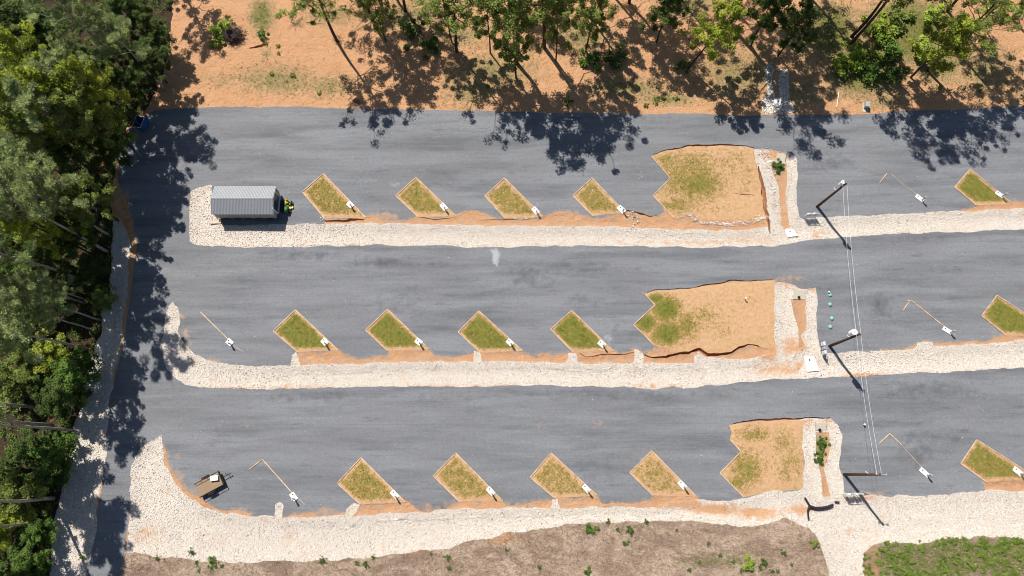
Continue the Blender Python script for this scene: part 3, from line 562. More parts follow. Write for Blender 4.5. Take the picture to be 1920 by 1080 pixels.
# ---------------------------------------------------------------- shed
def shed():
    a = at(398, 402, 2.35); b = at(514.5, 402, 2.35); c = at(400, 349, 2.35); L = (b-a).length; W = (c-a).length*.995; ctr = (a+b+c+c+b-a)/4; ctr.z = 0
    rz = math.atan2(b.y-a.y, b.x-a.x); e = empty('storage_shed', ctr, rz, label='grey ribbed-metal roofed shed standing on the gravel end of the top strip', cat='shed')
    ez, rz_ = 2.35, 3.1; hw = W/2; hl = L/2
    for sgn in (1, -1):                     # ribbed slopes
        mb = MB(); n = 42; pr = []
        for i in range(n*4+1):
            x = -hl+L*i/(n*4); k = i % 4; pr.append((x, .034 if k in (1, 2) else 0.0))
        bm = mb.bm; top = [bm.verts.new((x, 0, rz_+h)) for x, h in pr]; bot = [bm.verts.new((x, sgn*hw, ez+h)) for x, h in pr]
        for i in range(len(pr)-1): bm.faces.new((top[i], top[i+1], bot[i+1], bot[i]))
        g = bmesh.ops.extrude_face_region(bm, geom=list(bm.faces)); bmesh.ops.translate(bm, vec=(0, 0, -.05), verts=[v for v in g['geom'] if isinstance(v, bmesh.types.BMVert)])
        mb.build('roof', M['roof'], e)
    mb = MB(); mb.box((0, 0, rz_+.035), (L+.02, .14, .03)); mb.build('ridge_cap', M['grey'], e)
    wl, ww = hl-.12, hw-.14
    mb = MB(); bm = mb.bm; prof = [(-ww, .55), (ww, .55), (ww, ez+.02), (0, rz_-.12), (-ww, ez+.02)]
    A_ = [bm.verts.new((-wl, y, z)) for y, z in prof]; B_ = [bm.verts.new((wl, y, z)) for y, z in prof]
    bm.faces.new(A_); bm.faces.new(B_)
    for i in range(5): bm.faces.new((A_[i], A_[(i+1) % 5], B_[(i+1) % 5], B_[i]))
    w_ = mb.build('wall', M['shedwall'], e)
    for s_ in (-1, 1):
        mb = MB()
        for t_ in (-1, 1):
            q = Vector((s_*(hl-.015), t_*hw/2, (ez+rz_)/2-.09)); ang = math.atan2(rz_-ez, hw)
            mb.box(q, (.05, math.hypot(hw, rz_-ez), .14), rot=Matrix.Rotation(-t_*ang, 3, 'X'))
        mb.build('fascia', M['galv'] if s_ < 0 else M['fascia'], e)
    # roll-up doorway in the east gable with its white frame
    mb = MB(); mb.box((wl+.02, 0, 1.55), (.04, 2.5, 1.9)); d = mb.build('door', M['glass'], e)
    mb = MB(); mb.box((wl+.05, 1.3, 1.55), (.1, .14, 2.0)); mb.box((wl+.05, -1.3, 1.55), (.1, .14, 2.0)); mb.box((wl+.05, 0, 2.60), (.1, 2.74, .14)); mb.box((wl+.1, 0, .52), (.24, 2.74, .1)); mb.build('door_frame', M['fascia'], d)
    mb = MB()
    for x in np.linspace(-wl+.4, wl-.4, 6):
        for y in (-ww+.3, 0, ww-.3): mb.box((x, y, .2), (.4, .4, .42))
    mb.build('blocks', M['grey'], e)
    mb = MB(); 
    for y in (-ww+.25, 0, ww-.25): mb.box((0, y, .48), (2*wl, .1, .14))
    mb.build('skid', M['rust'], e)
    rp = MB(); rp.box((0, 0, 0), (1.1, 1.7, .05), rot=Matrix.Rotation(R(14), 3, 'Y')); o = rp.build('ramp', M['rust'], e); o.location = (hl+.55, -.1, .3)
shed()
o = MB(); o.box((0, 0, 0), (2.0, .16, .05), bev=.01); o.box((.3, .35, 0), (.16, .6, .05)); o = o.build('scrap_timber', M['board']); o.location = at(405, 418, .1); tag(o, 'orange scrap planks on gravel at the shed left corner', 'planks')

# ---------------------------------------------------------------- lawn tractor
def tractor():
    c = at(540.5, 387.5); e = empty('lawn_tractor', c, R(-92), label='green and yellow lawn tractor parked at the shed doorway', cat='lawn tractor')
    mb = MB(); mb.box((.62, 0, .62), (.85, .50, .36), bev=.07); mb.box((1.06, 0, .52), (.12, .44, .28), bev=.03); mb.build('hood', M['tgreen'], e, True)
    mb = MB(); mb.box((.05, 0, .38), (1.5, .42, .16), bev=.02); mb.box((-.45, 0, .55), (.75, .95, .1), bev=.04); mb.build('body', M['tgreen'], e)
    mb = MB(); mb.box((-.42, 0, .72), (.46, .48, .12), bev=.05); mb.box((-.68, 0, .92), (.12, .46, .38), bev=.05); mb.build('seat', M['yellow'], e, True)
    for x, r, wd, y in ((-.5, .28, .26, .44), (.78, .20, .17, .38)):
        for s in (-1, 1):
            wl = MB().cyl((0, 0, 0), r, wd, 'y', 20).build('wheel', M['black'], e); wl.location = (x, s*y, r)
            MB().cyl((0, s*(wd/2+.005), 0), r*.5, .02, 'y', 14).build('rim', M['yellow'], wl)
    mb = MB(); mb.box((.12, .0, .22), (.7, 1.05, .14), bev=.05); mb.box((.15, .64, .2), (.35, .3, .08), bev=.03); mb.build('mower_deck', M['yellow'], e)
    mb = MB(); q = [(.12+.15*math.cos(t)*.9, .17*math.sin(t), .93+.06*math.cos(t)) for t in np.linspace(0, 6.283, 15)]; mb.tube(q, .018, 6); mb.tube([(.22, 0, .6), (.12, 0, .93)], .02, 6); mb.build('steering_wheel', M['black'], e)
tractor()

# ---------------------------------------------------------------- flat utility trailer
def trailer():
    c = at(397, 908); a = at(374, 920); b = at(415.5, 897.5); L, W = 3.35, 1.8; e = empty('utility_trailer', c, math.atan2(b.y-a.y, b.x-a.x), label='flat wooden-decked utility trailer on asphalt at the bottom left', cat='trailer')
    mb = MB()
    for k in range(9): mb.box((0, -W/2+W*(k+.5)/9, .58), (L, W/9-.02, .05))
    mb.build('deck', M['plank'], e)
    mb = MB()
    for s in (-1, 1): mb.box((0, s*(W/2+.02), .52), (L+.05, .06, .12)); 
    for x in (-L/2, 0, L/2): mb.box((x, 0, .48), (.06, W, .08))
    mb.build('frame', M['rust'], e)
    for s in (-1, 1):
        mb = MB(); mb.tube([(-L/2, s*(W/2+.03), .98), (L/2, s*(W/2+.03), .98)], .032, 6)
        for x in (-L/2, -L/4, 0, L/4, L/2): mb.box((x, s*(W/2+.03), .77), (.05, .05, .42))
        mb.build('side_rail', M['rust'], e)
    mb = MB(); mb.box((L/2+.03, 0, .98), (.06, W+.1, .06)); mb.box((L/2+.03, 0, .8), (.05, W+.1, .05))
    for y in (-W/2, 0, W/2): mb.box((L/2+.03, y, .77), (.05, .05, .42))
    mb.build('front_rail', M['rust'], e)
    for s in (-1, 1):
        wl = MB().cyl((0, 0, 0), .31, .2, 'y', 22).build('wheel', M['black'], e); wl.location = (-.2, s*(W/2+.22), .31)
        MB().cyl((0, s*.105, 0), .16, .02, 'y', 16).build('rim', M['galv'], wl)
        mb = MB(); mb.box((-.2, s*(W/2+.22), .68), (.8, .26, .03)); mb.box((-.64, s*(W/2+.22), .58), (.12, .26, .2), rot=Matrix.Rotation(R(35), 3, 'Y')); mb.box((.24, s*(W/2+.22), .58), (.12, .26, .2), rot=Matrix.Rotation(R(-35), 3, 'Y')); mb.build('fender', M['rust'], e)
    mb = MB(); mb.tube([(L/2, 0, .48), (L/2+1.15, 0, .48)], .045, 8); mb.box((L/2+1.15, 0, .5), (.2, .1, .1)); mb.build('tongue', M['black'], e)
    mb = MB(); mb.tube([(L/2+.8, .1, .2), (L/2+.8, .1, .95)], .03, 8); mb.box((L/2+.8, .2, .93), (.04, .25, .04)); mb.build('jack', M['black'], e)
    bx = MB(); bx.box((0, 0, .13), (.95, .62, .26), bev=.02); bx.box((0, 0, .275), (.99, .66, .05), bev=.015); bx = bx.build('storage_box', M['white']); bx.location = at(403, 896.5, .61); bx.rotation_euler = (0, 0, R(7)); tag(bx, 'white box lying on the trailer deck near its front', 'box')
trailer()

# ---------------------------------------------------------------- blue open bin in the forest shade
def bin_():
    e = empty('waste_bin', at(268.5, 236), R(-14), label='dark blue open-topped bin in the tree shade at upper left', cat='bin')
    W, L, Hh, t = 1.15, 1.6, 1.35, .05; mb = MB(); bm = mb.bm
    o = [(-W/2, -L/2), (W/2, -L/2), (W/2, L/2), (-W/2, L/2)]; k = 1.12
    def ring(f, z, ins=0): return [bm.verts.new((x*f-math.copysign(ins, x), y*f-math.copysign(ins, y), z)) for x, y in o]
    a, b, c, d = ring(.9, .1), ring(k, Hh), ring(k, Hh, t), ring(.9, .16, t)
    for p, q in ((a, b), (b, c), (c, d)):
        for i in range(4): bm.faces.new((p[i], p[(i+1) % 4], q[(i+1) % 4], q[i]))
    bm.faces.new(a); bm.faces.new(d); mb.build('body', M['blue'], e)
    mb = MB()
    for (x0, y0), (x1, y1) in zip(o, o[1:]+o[:1]): mb.tube([(x0*k, y0*k, Hh+.02), (x1*k, y1*k, Hh+.02)], .035, 6)
    mb.build('rim', M['galv'], e)
    for x in (-.4, .4):
        for y in (-.6, .6): MB().cyl((x, y, .06), .07, .05, 'y', 12).build('wheel', M['black'], e)
    mb = MB(); mb.box((W/2*k+.12, 0, Hh-.55), (.06, L*1.05, 1.0), rot=Matrix.Rotation(R(-18), 3, 'Y')); mb.build('lid', M['blue'], e)
bin_()

# ---------------------------------------------------------------- utility poles, wires, meter racks
HP = 9.1
POLES = [(1532,387.5,1587,343.5,0), (1555.5,649,1613,626,1), (1583,889.5,1652,889.5,2)]
tops = []
for px, py, tx, ty, k in POLES:
    b = at(px, py); t = at(tx, ty, HP); lean = t-b
    e = empty('utility_pole', b, label=['brown power pole in the top lane with white transformer near its top', 'brown power pole in the middle row with the largest white transformer', 'brown power pole in the bottom row without a transformer'][k], cat='utility pole', group='power poles along the ditches')
    MB().tube([(0, 0, -.3), (lean.x*.5, lean.y*.5, HP/2), (lean.x, lean.y, HP)], [.20, .17, .13], 14).build('pole', M['pole'], e, True)
    L_ = lambda f, dx=0, dy=0, dz=0: Vector((lean.x*f+dx, lean.y*f+dy, HP*f+dz))
    if k < 2:
        r = (.24, .36)[k]; dx, dy = ((-.32, .22), (-.38, .36))[k]; zc = (.93, .88)[k]
        tr = MB(); tr.cyl(L_(zc, dx, dy), r, .85, 'z', 20); tr.cyl(L_(zc, dx, dy, .46), r*1.04, .06, 'z', 20); tr = tr.build('transformer', M['white'], e)
        for q in (-.1, .12): MB().cyl(L_(zc, dx+q, dy+.03, .60), .045, .25, 'z', 10, .03).build('bushing', M['galv'], tr)
        mb = MB(); mb.box(L_(zc, dx*.45, dy*.45), (.4, .4, .06)); mb.build('bracket', M['galv'], e)
    mb = MB(); mb.tube([L_(.965, -.45, .06), L_(.965, .28, -.02)], .05, 8); mb.tube([L_(.99, 0, 0), L_(.99, .0, .0, .25)], .05, 8); mb.build('crossarm', M['galv'], e)
    for q in (-.42, .12): MB().cyl(L_(.965, q, .05, .13), .07, .2, 'z', 10, .045).build('insulator', M['white'], e)
    mb = MB(); mb.tube([L_(.70, -.12, .1), L_(.70, -.42, .34), L_(.72, -.5, .3, .2)], .035, 6); mb.build('bracket', M['white'], e)
    mb = MB(); mb.tube([(.19, .04, 0), L_(.6, .17, .03)], .03, 6); mb.build('conduit', M['grey'] if k else M['pole'], e)
    if k == 2: mb = MB(); mb.tube([L_(.985, .1, 0), L_(.99, .6, -.02, .05), L_(.99, .75, .15, .05)], .035, 6); mb.box(L_(.99, .6, -.02, .05), (.18, .16, .1)); mb.build('bracket', M['galv'], e)
    tops.append((b+L_(.965, -.42, .05, .23), b+L_(.965, .12, .05, .23)))
for i in range(2):
    for j in range(2):
        a, b = tops[i][j], tops[i+1][j]; p = [a.lerp(b, t)-Vector((0, 0, 1.1*4*t*(1-t)*.4)) for t in np.linspace(0, 1, 17)]
        o = MB().tube(p, .013, 5).build('overhead_wire', M['wire'])
        tag(o, f"{['left', 'right'][j]} of the two wires strung between the {['top and middle', 'middle and bottom'][i]} power poles", 'power line', 'power lines between the poles')
def rack(px, py, rz, L, lb, n=4, hgt=1.6):
    e = empty('meter_rack', at(px, py), rz, label=lb, cat='meter rack', group='meter racks beside the power poles')
    for x in (-L/2, L/2): MB().box((x, 0, hgt/2), (.07, .07, hgt)).build('post', M['galv'], e)
    for z in (hgt*.55, hgt*.95): MB().box((0, .0, z), (L+.25, .05, .06)).build('rail', M['galv'], e)
    for k in range(n):
        x = -L/2+L*(k+.5)/n; w_ = L/n*(.62 if k % 2 else .8); h_ = (.95, .7)[k % 2]
        bx = MB().box((x, .11, hgt*.62), (w_, .17, h_), bev=.02).build('meter_box', M['galv'] if k % 2 else M['white'], e)
        MB().cyl((x, .11+.11, hgt*.68), .08, .08, 'y', 14).build('meter_dial', M['grey'], bx)
        MB().tube([(x, .1, 0), (x, .1, hgt*.45)], .03, 6).build('conduit', M['grey'], e)
rack(1517, 408, R(4), 1.6, 'grey meter rack standing at the gravel edge beside the top power pole')
rack(1540.5, 655, R(92), 1.7, 'grey meter rack left of the middle power pole', 3)
rack(1597, 927, R(2), 2.3, 'widest meter rack, casting a dark block of shade below bottom pole', 5, 1.75)

# ---------------------------------------------------------------- lids, headwalls, splash pads, small fittings
l0 = None
for px, py, lb in ((1556,553,'pale green tank lid, topmost of four in the middle lane'), (1556,571,'pale green tank lid, second from the top of four'), (1559.5,597,'pale green tank lid, third of four and set slightly right'), (1556.5,613,'pale green tank lid, lowest of four in the middle lane')):
    if l0 is None:
        o = MB(); o.tube([(0, 0, 0), (0, 0, .10), (0, 0, .17), (0, 0, .2)], [.27, .27, .19, .05], 24); o = o.build('tank_lid', M['greenlid'], None, True); l0 = o
    else: o = l0.copy(); COL.objects.link(o)
    o.location = at(px, py); tag(o, lb, 'tank lid', 'green tank lids')
def slab(name, quad, th, mat, lb, cat, hole, hr=.13, tilt=.25):
    P4 = [at(*p) for p in quad]; c = sum(P4, Vector())/4; e = empty(name, c, label=lb, cat=cat)
    mb = MB(); bm = mb.bm; zz = [tilt, tilt, .02, .02]
    bot = [bm.verts.new((p.x-c.x, p.y-c.y, -.25)) for p in P4]; top = [bm.verts.new((p.x-c.x, p.y-c.y, th+z)) for p, z in zip(P4, zz)]
    bm.faces.new(top); bm.faces.new(bot)
    for i in range(4): bm.faces.new((bot[i], bot[(i+1) % 4], top[(i+1) % 4], top[i]))
    mb.build('slab', M[mat], e)
    h = at(*hole)-c; MB().cyl((h.x, h.y, th+tilt*.45), hr, .16+tilt*.3, 'z', 16).build('pipe_mouth', M['dark'], e); return e
slab('culvert_headwall', [(1456,289),(1473,291),(1471,308),(1453,306)], .06, 'concrete', 'beige concrete headwall with black pipe mouth in the top ditch', 'headwall', (1462.5,305), .17)
slab('culvert_headwall', [(1489,545),(1508,545),(1509,562),(1487,561)], .06, 'concrete', 'beige concrete headwall with black pipe mouth in the middle ditch', 'headwall', (1497,558), .17)
slab('culvert_headwall', [(1528,793),(1549,792),(1548,808),(1529,807)], .06, 'concrete', 'beige concrete headwall with black pipe mouth in the bottom ditch', 'headwall', (1536,806), .17)
slab('culvert_headwall', [(1450,188),(1464,188),(1462,200),(1453,200)], .05, 'whitec', 'small bluish concrete outlet among stones under the top trees', 'headwall', (1458,191.5), .11)
slab('splash_pad', [(1471,431),(1487,429),(1496,442),(1477,445)], .02, 'whitec', 'bright white concrete pad at the foot of the top ditch', 'concrete pad', (1481,434), .09, .02)
slab('splash_pad', [(1507,669),(1525,668),(1537,695),(1514,697)], .02, 'whitec', 'long white concrete pad at the foot of the middle ditch', 'concrete pad', (1517.5,675), .11, .02)
def vent(px, py, h, lb):
    e = empty('vent_pipe', at(px, py), label=lb, cat='pipe'); MB().cyl((0, 0, h/2), .06, h, 'z', 12).build('pipe', M['white'], e); MB().cyl((0, 0, h+.03), .12, .09, 'z', 14, .09).build('cap', M['white'], e)
vent(1396, 561, .7, 'short white vent pipe standing in the bare clay island'); vent(1618.5, 796, .45, 'tiny white marker pipe between the wires in the bottom lane'); vent(1552.5, 548.5, .4, 'tiny dark-shadowed marker pipe just above the green lids')
o = MB(); a, b = at(1573, 172, .25), at(1569, 201, .12); o.tube([a, (a+b)/2, b], .05, 8); o = o.build('pipe', M['white']); tag(o, 'white plastic pipe lying on clay beside the upper lane', 'pipe')
e = empty('utility_cabinet', at(1622.5, 200), R(-8), label='small grey-green cabinet on clay above the top lane', cat='cabinet')
MB().box((0, 0, .4), (.55, .75, .8), bev=.03).build('cabinet_body', M['grey'], e); MB().box((0, 0, .83), (.62, .82, .05), bev=.01).build('cabinet_lid', M['galv'], e); MB().box((0, -.2, .02), (.8, 1.4, .08), bev=.01).build('plinth', M['concrete'], e)
# collapsed silt fence
def sock(mb, pts, r):
    q = plan(pts, False, False, .05); q = q[::2]
    mb.tube([(x, y, .12+.05*noise.noise(Vector((x, y, 1)))) for x, y in q], [r*(.75+.7*abs(noise.noise(Vector((x*2.3, y*2.3, 4))))) for x, y in q], 9)
e = empty('silt_fence', (0, 0, 0), label='collapsed black silt fence lying across the gravel at the bottom ditch', cat='silt fence')
for pts, r in (([(1508.5,933.5),(1512,939),(1517,947)], .11), ([(1517,948),(1513.5,958),(1514,968),(1517,979)], .15), ([(1517,948.5),(1524,952),(1534,953),(1545,951.5),(1558,949),(1562,946),(1565,941)], .19), ([(1565,941),(1568,940.5),(1573,941.5),(1579.5,944)], .12)):
    mb = MB(); sock(mb, pts, r); mb.build('fabric_roll', M['fabric'], e)

# ---------------------------------------------------------------- vegetation
def leafcloud(centres, radii, per, size, flat_=.7, needle=False, droop=0):
    V, tn = [], []
    for c, r in zip(centres, radii):
        n = per; u = RNG.normal(0, 1, (n, 3)); u /= np.linalg.norm(u, axis=1)[:, None]
        rad = r*RNG.random(n)**(.45); p = np.array(c)+u*rad[:, None]*np.array([1, 1, flat_])
        if needle:
            d = u*np.array([1, 1, .8])+np.array([0, 0, .35]); d /= np.linalg.norm(d, axis=1)[:, None]; ln = RNG.uniform(.7, 1.3, n)*size*1.6; wd = size*.30
            sd_ = np.cross(d, RNG.normal(0, .45, (n, 3))+np.array([-.2, .3, 1.0])); sd_ /= np.linalg.norm(sd_, axis=1)[:, None]
            q = np.stack([p-sd_*wd, p+sd_*wd, p+d*ln[:, None]+sd_*wd*.5, p+d*ln[:, None]-sd_*wd*.5], 1)
        else:
            a = RNG.normal(0, 1, (n, 3)); a[:, 2] *= .32; a /= np.linalg.norm(a, axis=1)[:, None]; b = np.cross(a, RNG.normal(0, .45, (n, 3))+np.array([-.2, .3, 1.0])); b /= np.linalg.norm(b, axis=1)[:, None]
            s_ = size*RNG.uniform(.6, 1.25, n)[:, None]; q = np.stack([p-a*s_*.5, p+b*s_*.36, p+a*s_*.6, p-b*s_*.36], 1)
        V.append(q); tn.append(np.repeat(np.clip(RNG.normal(.5, .22)+RNG.normal(0, .12, n), 0, 1), 4))
    V = np.concatenate(V).reshape(-1, 3); return V, np.arange(len(V)).reshape(-1, 4), np.concatenate(tn)
def lim(mb, a, b, r0, r1, wob=.3, seg=6, k=5):
    a, b = Vector(a), Vector(b); L = (b-a).length; o = random.random()*50
    pts = [a.lerp(b, t)+noise.noise_vector(Vector((o, t*2.2, 1)))*wob*L*.22*math.sin(math.pi*min(1, t*1.0+.02))+Vector((0, 0, -.06*L*math.sin(math.pi*t))) for t in np.linspace(0, 1, k)]
    mb.tube(pts, [r0+(r1-r0)*t for t in np.linspace(0, 1, k)], seg); return pts
KIND = {}
def make_tree(name, nvar, Ht, cr, c0, clusters, per, size, tr, needle=False, crad=(.6, 1.1), sparse=1.0, shape=1.0):
    out = []
    for v in range(nvar):
        mb = MB(); top = Vector((random.uniform(-.5, .5), random.uniform(-.5, .5), Ht*.95)); tp = lim(mb, (0, 0, -.3), top, tr, tr*.22, .12, 9, 9)
        C_, R_ = [], []; nb = int(clusters/5)+4
        for i in range(nb):
            h = c0+(Ht-c0)*((i+.5)/nb)**.85; rel = (h-c0)/(Ht-c0); rr = cr*(math.sin(math.pi*min(1, .18+.82*rel**shape))**.7)*random.uniform(.65, 1.12) if not needle else cr*(1-.55*rel**1.6)*random.uniform(.55, 1.1)
            an = i*2.4+random.uniform(-.5, .5); base = Vector((top.x*h/Ht, top.y*h/Ht, h*.93-.5))
            end = Vector((base.x+math.cos(an)*rr, base.y+math.sin(an)*rr, h+rr*.18)); lp = lim(mb, base, end, tr*.34*(1-.5*rel), .02, .8, 5, 5)
            for j in range(5):
                t = (.42, .6, .75, .9, 1.0)[j]*random.uniform(.9, 1.05); q = base.lerp(end, min(1, t)); off = .22*rr
                q2 = q+Vector((random.uniform(-off, off), random.uniform(-off, off), random.uniform(-.2, .6)*off))
                if random.random() < sparse:
                    C_.append(q2[:]); R_.append(random.uniform(*crad)*(1 if not needle else .9)); mb.tube([q, q2], [.03, .015], 4)
        V, F, tn = leafcloud(C_, R_, per, size, .62, needle)
        tm = mb.build('trunk', M['bark'], None, True); COL.objects.unlink(tm); cm = npmesh('crown', V, F, M['greenleaf'], None, {'tone': tn}); COL.objects.unlink(cm)
        out.append((tm.data, cm.data))
    KIND[name] = out
make_tree('tall', 4, 20, 6.2, 9.5, 95, 100, .24, .28, crad=(.45, 1.0), sparse=.72)
make_tree('broad', 5, 11, 3.9, 3.2, 85, 150, .22, .17, crad=(.42, .85), sparse=.75)
make_tree('pine', 4, 19, 4.1, 11.5, 60, 150, .16, .22, True, crad=(.4, .75), sparse=.72)
make_tree('low', 3, 5, 2.6, .8, 60, 100, .20, .08, crad=(.35, .7))
tcount = [0]
def tree(kind, x, y, s, leaf, bark, name, lb, cat='tree', grp=None, zs=None, lean=(0, 0), by='base', hc=None):
    """by='base': x,y is the picture position of the foot; by='crown': of the crown centre at height hc"""
    v = KIND[kind][tcount[0] % len(KIND[kind])]; tcount[0] += 1
    p = at(x, y, 0 if by == 'base' else hc); p.z = 0
    e = empty(name, p, random.random()*6.28 if lean == (0, 0) else 0, label=lb, cat=cat, group=grp); e.scale = (s, s, zs or s*(1.4 if 'leaning right' in lb else 1.15 if 'pale trunk' in lb else 1))
    if lean != (0, 0): e.rotation_euler = (-lean[1], lean[0], random.choice((0, 3.14)))
    for nm, me, mt in (('trunk', v[0], M[bark]), ('crown', v[1], M[leaf])):
        o = bpy.data.objects.new(nm, me); link(o, e); o.material_slots[0].link = 'OBJECT'; o.material_slots[0].material = mt
    return e
GF = 'trees of the forest on the left'; GT = 'tall trees above the upper lane'
# forest, seen from above: crown centres
for kind, x, y, hc, s, leaf, name, lb in (
 ('pine',128,22,15.5,1.15,'pineleaf','pine_tree','large grey-green pine at the top edge, biggest pale crown of the forest'),
 ('pine',205,60,14.5,.9,'pineleaf','pine_tree','grey-green pine right of the largest pine, beside the dark tree gap'),
 ('pine',105,85,14.5,.8,'pineleaf','pine_tree','grey-green pine crown just above the upper yellow-green trees'),
 ('broad',18,35,9,1.15,'darkshadeleaf','broadleaf_tree','dark green tree in the top left corner'),
 ('broad',22,100,9,.95,'greenleaf','broadleaf_tree','mid green tree at left edge between dark corner tree and yellow crowns'),
 ('broad',62,128,14.5,1.05,'yellowleaf','broadleaf_tree','brightest yellow-green crown near the upper left edge'),
 ('broad',22,185,14,1.05,'yellowleaf','broadleaf_tree','yellow-green crown cut by the left edge, below the brightest one'),
 ('broad',108,180,14,1.05,'yellowleaf','broadleaf_tree','yellow-green crown in the middle of the upper left forest'),
 ('broad',178,160,12.5,.8,'yellowleaf','broadleaf_tree','smaller yellow-green crown nearest the clay slope'),
 ('broad',150,222,12,1.0,'greenleaf','broadleaf_tree','mid green crown between yellow-green trees and the asphalt corner'),
 ('broad',75,240,12,1.0,'greenleaf','broadleaf_tree','mid green crown above the left-edge grey-green pines'),
 ('broad',195,235,7,.85,'greenleaf','broadleaf_tree','olive-flecked green crown closest to the blue bin'),
 ('pine',15,262,14,.8,'pineleaf','pine_tree','grey-green pine cut by left edge, upper of the left-edge pair'),
 ('pine',58,318,14.5,1.0,'pineleaf','pine_tree','full round grey-green pine at left, level with the shed'),
 ('broad',120,285,8,.95,'darkshadeleaf','broadleaf_tree','dark green crown right of the round grey-green pine'),
 ('broad',30,398,14,.95,'yellowleaf','broadleaf_tree','yellow-green crown at the left edge below the round pine'),
 ('broad',70,425,12,.85,'yellowleaf','broadleaf_tree','lower yellow-green crown over the bare leaning trunks'),
 ('broad',150,370,9,.95,'greenleaf','broadleaf_tree','bright leafy green crown beside the red clay bank'),
 ('broad',105,400,7.5,.95,'greenleaf','broadleaf_tree','dull green crown left of the bright leafy one'),
 ('broad',140,440,6.5,.9,'darkshadeleaf','broadleaf_tree','dark green crown beside the top end of the left gravel'),
 ('broad',95,480,6,.85,'darkshadeleaf','broadleaf_tree','dark crown among the bare trunks in mid forest'),
 ('pine',12,515,15.5,.66,'pineleaf','pine_tree','small pale pine tip at left edge, upper of three'),
 ('pine',52,520,13.5,.5,'pineleaf','pine_tree','smallest pale pine tip, just right of the left-edge one'),
 ('pine',28,572,15,.66,'pineleaf','pine_tree','pale pine tip above the horizontal bare trunks, lowest of three'),
 ('broad',250,35,5.5,1.0,'darkshadeleaf','broadleaf_tree','very dark crown at the top edge beside the clay slope'),  # from here, upper edge crowns: shade of taller trees put into leaf colour
 ('broad',290,60,4.5,.8,'darkshadeleaf','broadleaf_tree','dark crown nearest the clay slope, upper forest edge'),
 ('broad',245,100,5.5,1.0,'darkshadeleaf','broadleaf_tree','very dark crown right of the twin bare trunks'),
 ('broad',285,125,4.5,.8,'darkshadeleaf','broadleaf_tree','dark crown at the forest edge above the asphalt corner'),
 ('broad',235,160,5,.8,'darkshadeleaf','broadleaf_tree','dark crown in shade between pines and the asphalt corner'),
 ('broad',210,285,4.5,.7,'darkshadeleaf','broadleaf_tree','shaded crown above the red clay bank'),
 ('broad',150,118,8,1.0,'darkshadeleaf','broadleaf_tree','dark crown low between the two upper grey-green pines'), ('broad',70,50,8,1.0,'darkshadeleaf','broadleaf_tree','dark crown just left of the largest pine'), ('broad',30,325,8,.9,'darkshadeleaf','broadleaf_tree','dark crown at left edge under the round grey-green pine'),
 ('broad',30,465,6,.9,'darkshadeleaf','broadleaf_tree','dark crown at left edge above the pale pine tips'),
 ('low',165,510,2.5,.9,'darkshadeleaf','sapling','dark sapling at the forest edge beside upper left gravel'),
 ('low',190,560,2.5,.7,'greenleaf','sapling','leafy sapling where a bare trunk meets the gravel'),
 ('low',110,560,3,1.1,'darkshadeleaf','sapling','dark undergrowth tree between two long bare trunks'),
 ('low',60,620,3,1.1,'darkshadeleaf','sapling','dark undergrowth below the lowest long leaning trunk'),
 ('low',95,660,3,1.0,'yellowleaf','sapling','sunlit yellowish sapling in the middle of the dark forest'),
 ('low',40,665,3,.8,'greenleaf','sapling','sunlit green sapling near left edge, left of the yellowish one'),
 ('low',15,720,3.5,1.2,'greenleaf','sapling','pale green bush crown at left edge above the horizontal trunks'),
 ('low',150,700,2.5,1.1,'weed','sapling','fresh green sapling at forest edge, upper of the lower pair'),
 ('low',125,750,2.5,1.1,'darkshadeleaf','sapling','dark sapling at forest edge above the horizontal trunks'),
 ('low',70,728,2.5,.7,'darkshadeleaf','sapling','dark undergrowth just above the uppermost horizontal trunk'),
 ('low',60,838,2.5,.8,'darkshadeleaf','sapling','dark undergrowth just below the horizontal trunks'),
 ('low',115,850,2.5,1.1,'weed','sapling','fresh green sapling at forest edge below horizontal trunks'),
 ('low',25,880,3,1.0,'darkshadeleaf','sapling','dark undergrowth at left edge above the light green bush'),
 ('low',95,890,2.5,.9,'darkshadeleaf','sapling','dark sapling above the thick leaning stump'),
 ('low',35,925,3.5,1.25,'greenleaf','sapling','large light green bushy crown left of the thick stump'),
 ('low',15,985,3,1.1,'yellowleaf','sapling','yellow-tinged bush at the lower left edge'),
 ('low',70,1000,2.5,.8,'weed','sapling','green sapling beside the lower clay patch'),
 ('low',60,1055,2.5,1.0,'weed','sapling','bright sapling at the bottom edge of the forest'),
 ('low',20,1060,3,1.1,'darkshadeleaf','sapling','dark bush in the bottom left corner')):
    tree(kind, x, y, s, leaf, 'pbark' if kind == 'pine' else 'bark', name, lb, 'tree', GF, by='crown', hc=hc, zs=hc/7.6 if kind == 'broad' and hc > 8.6 else None)
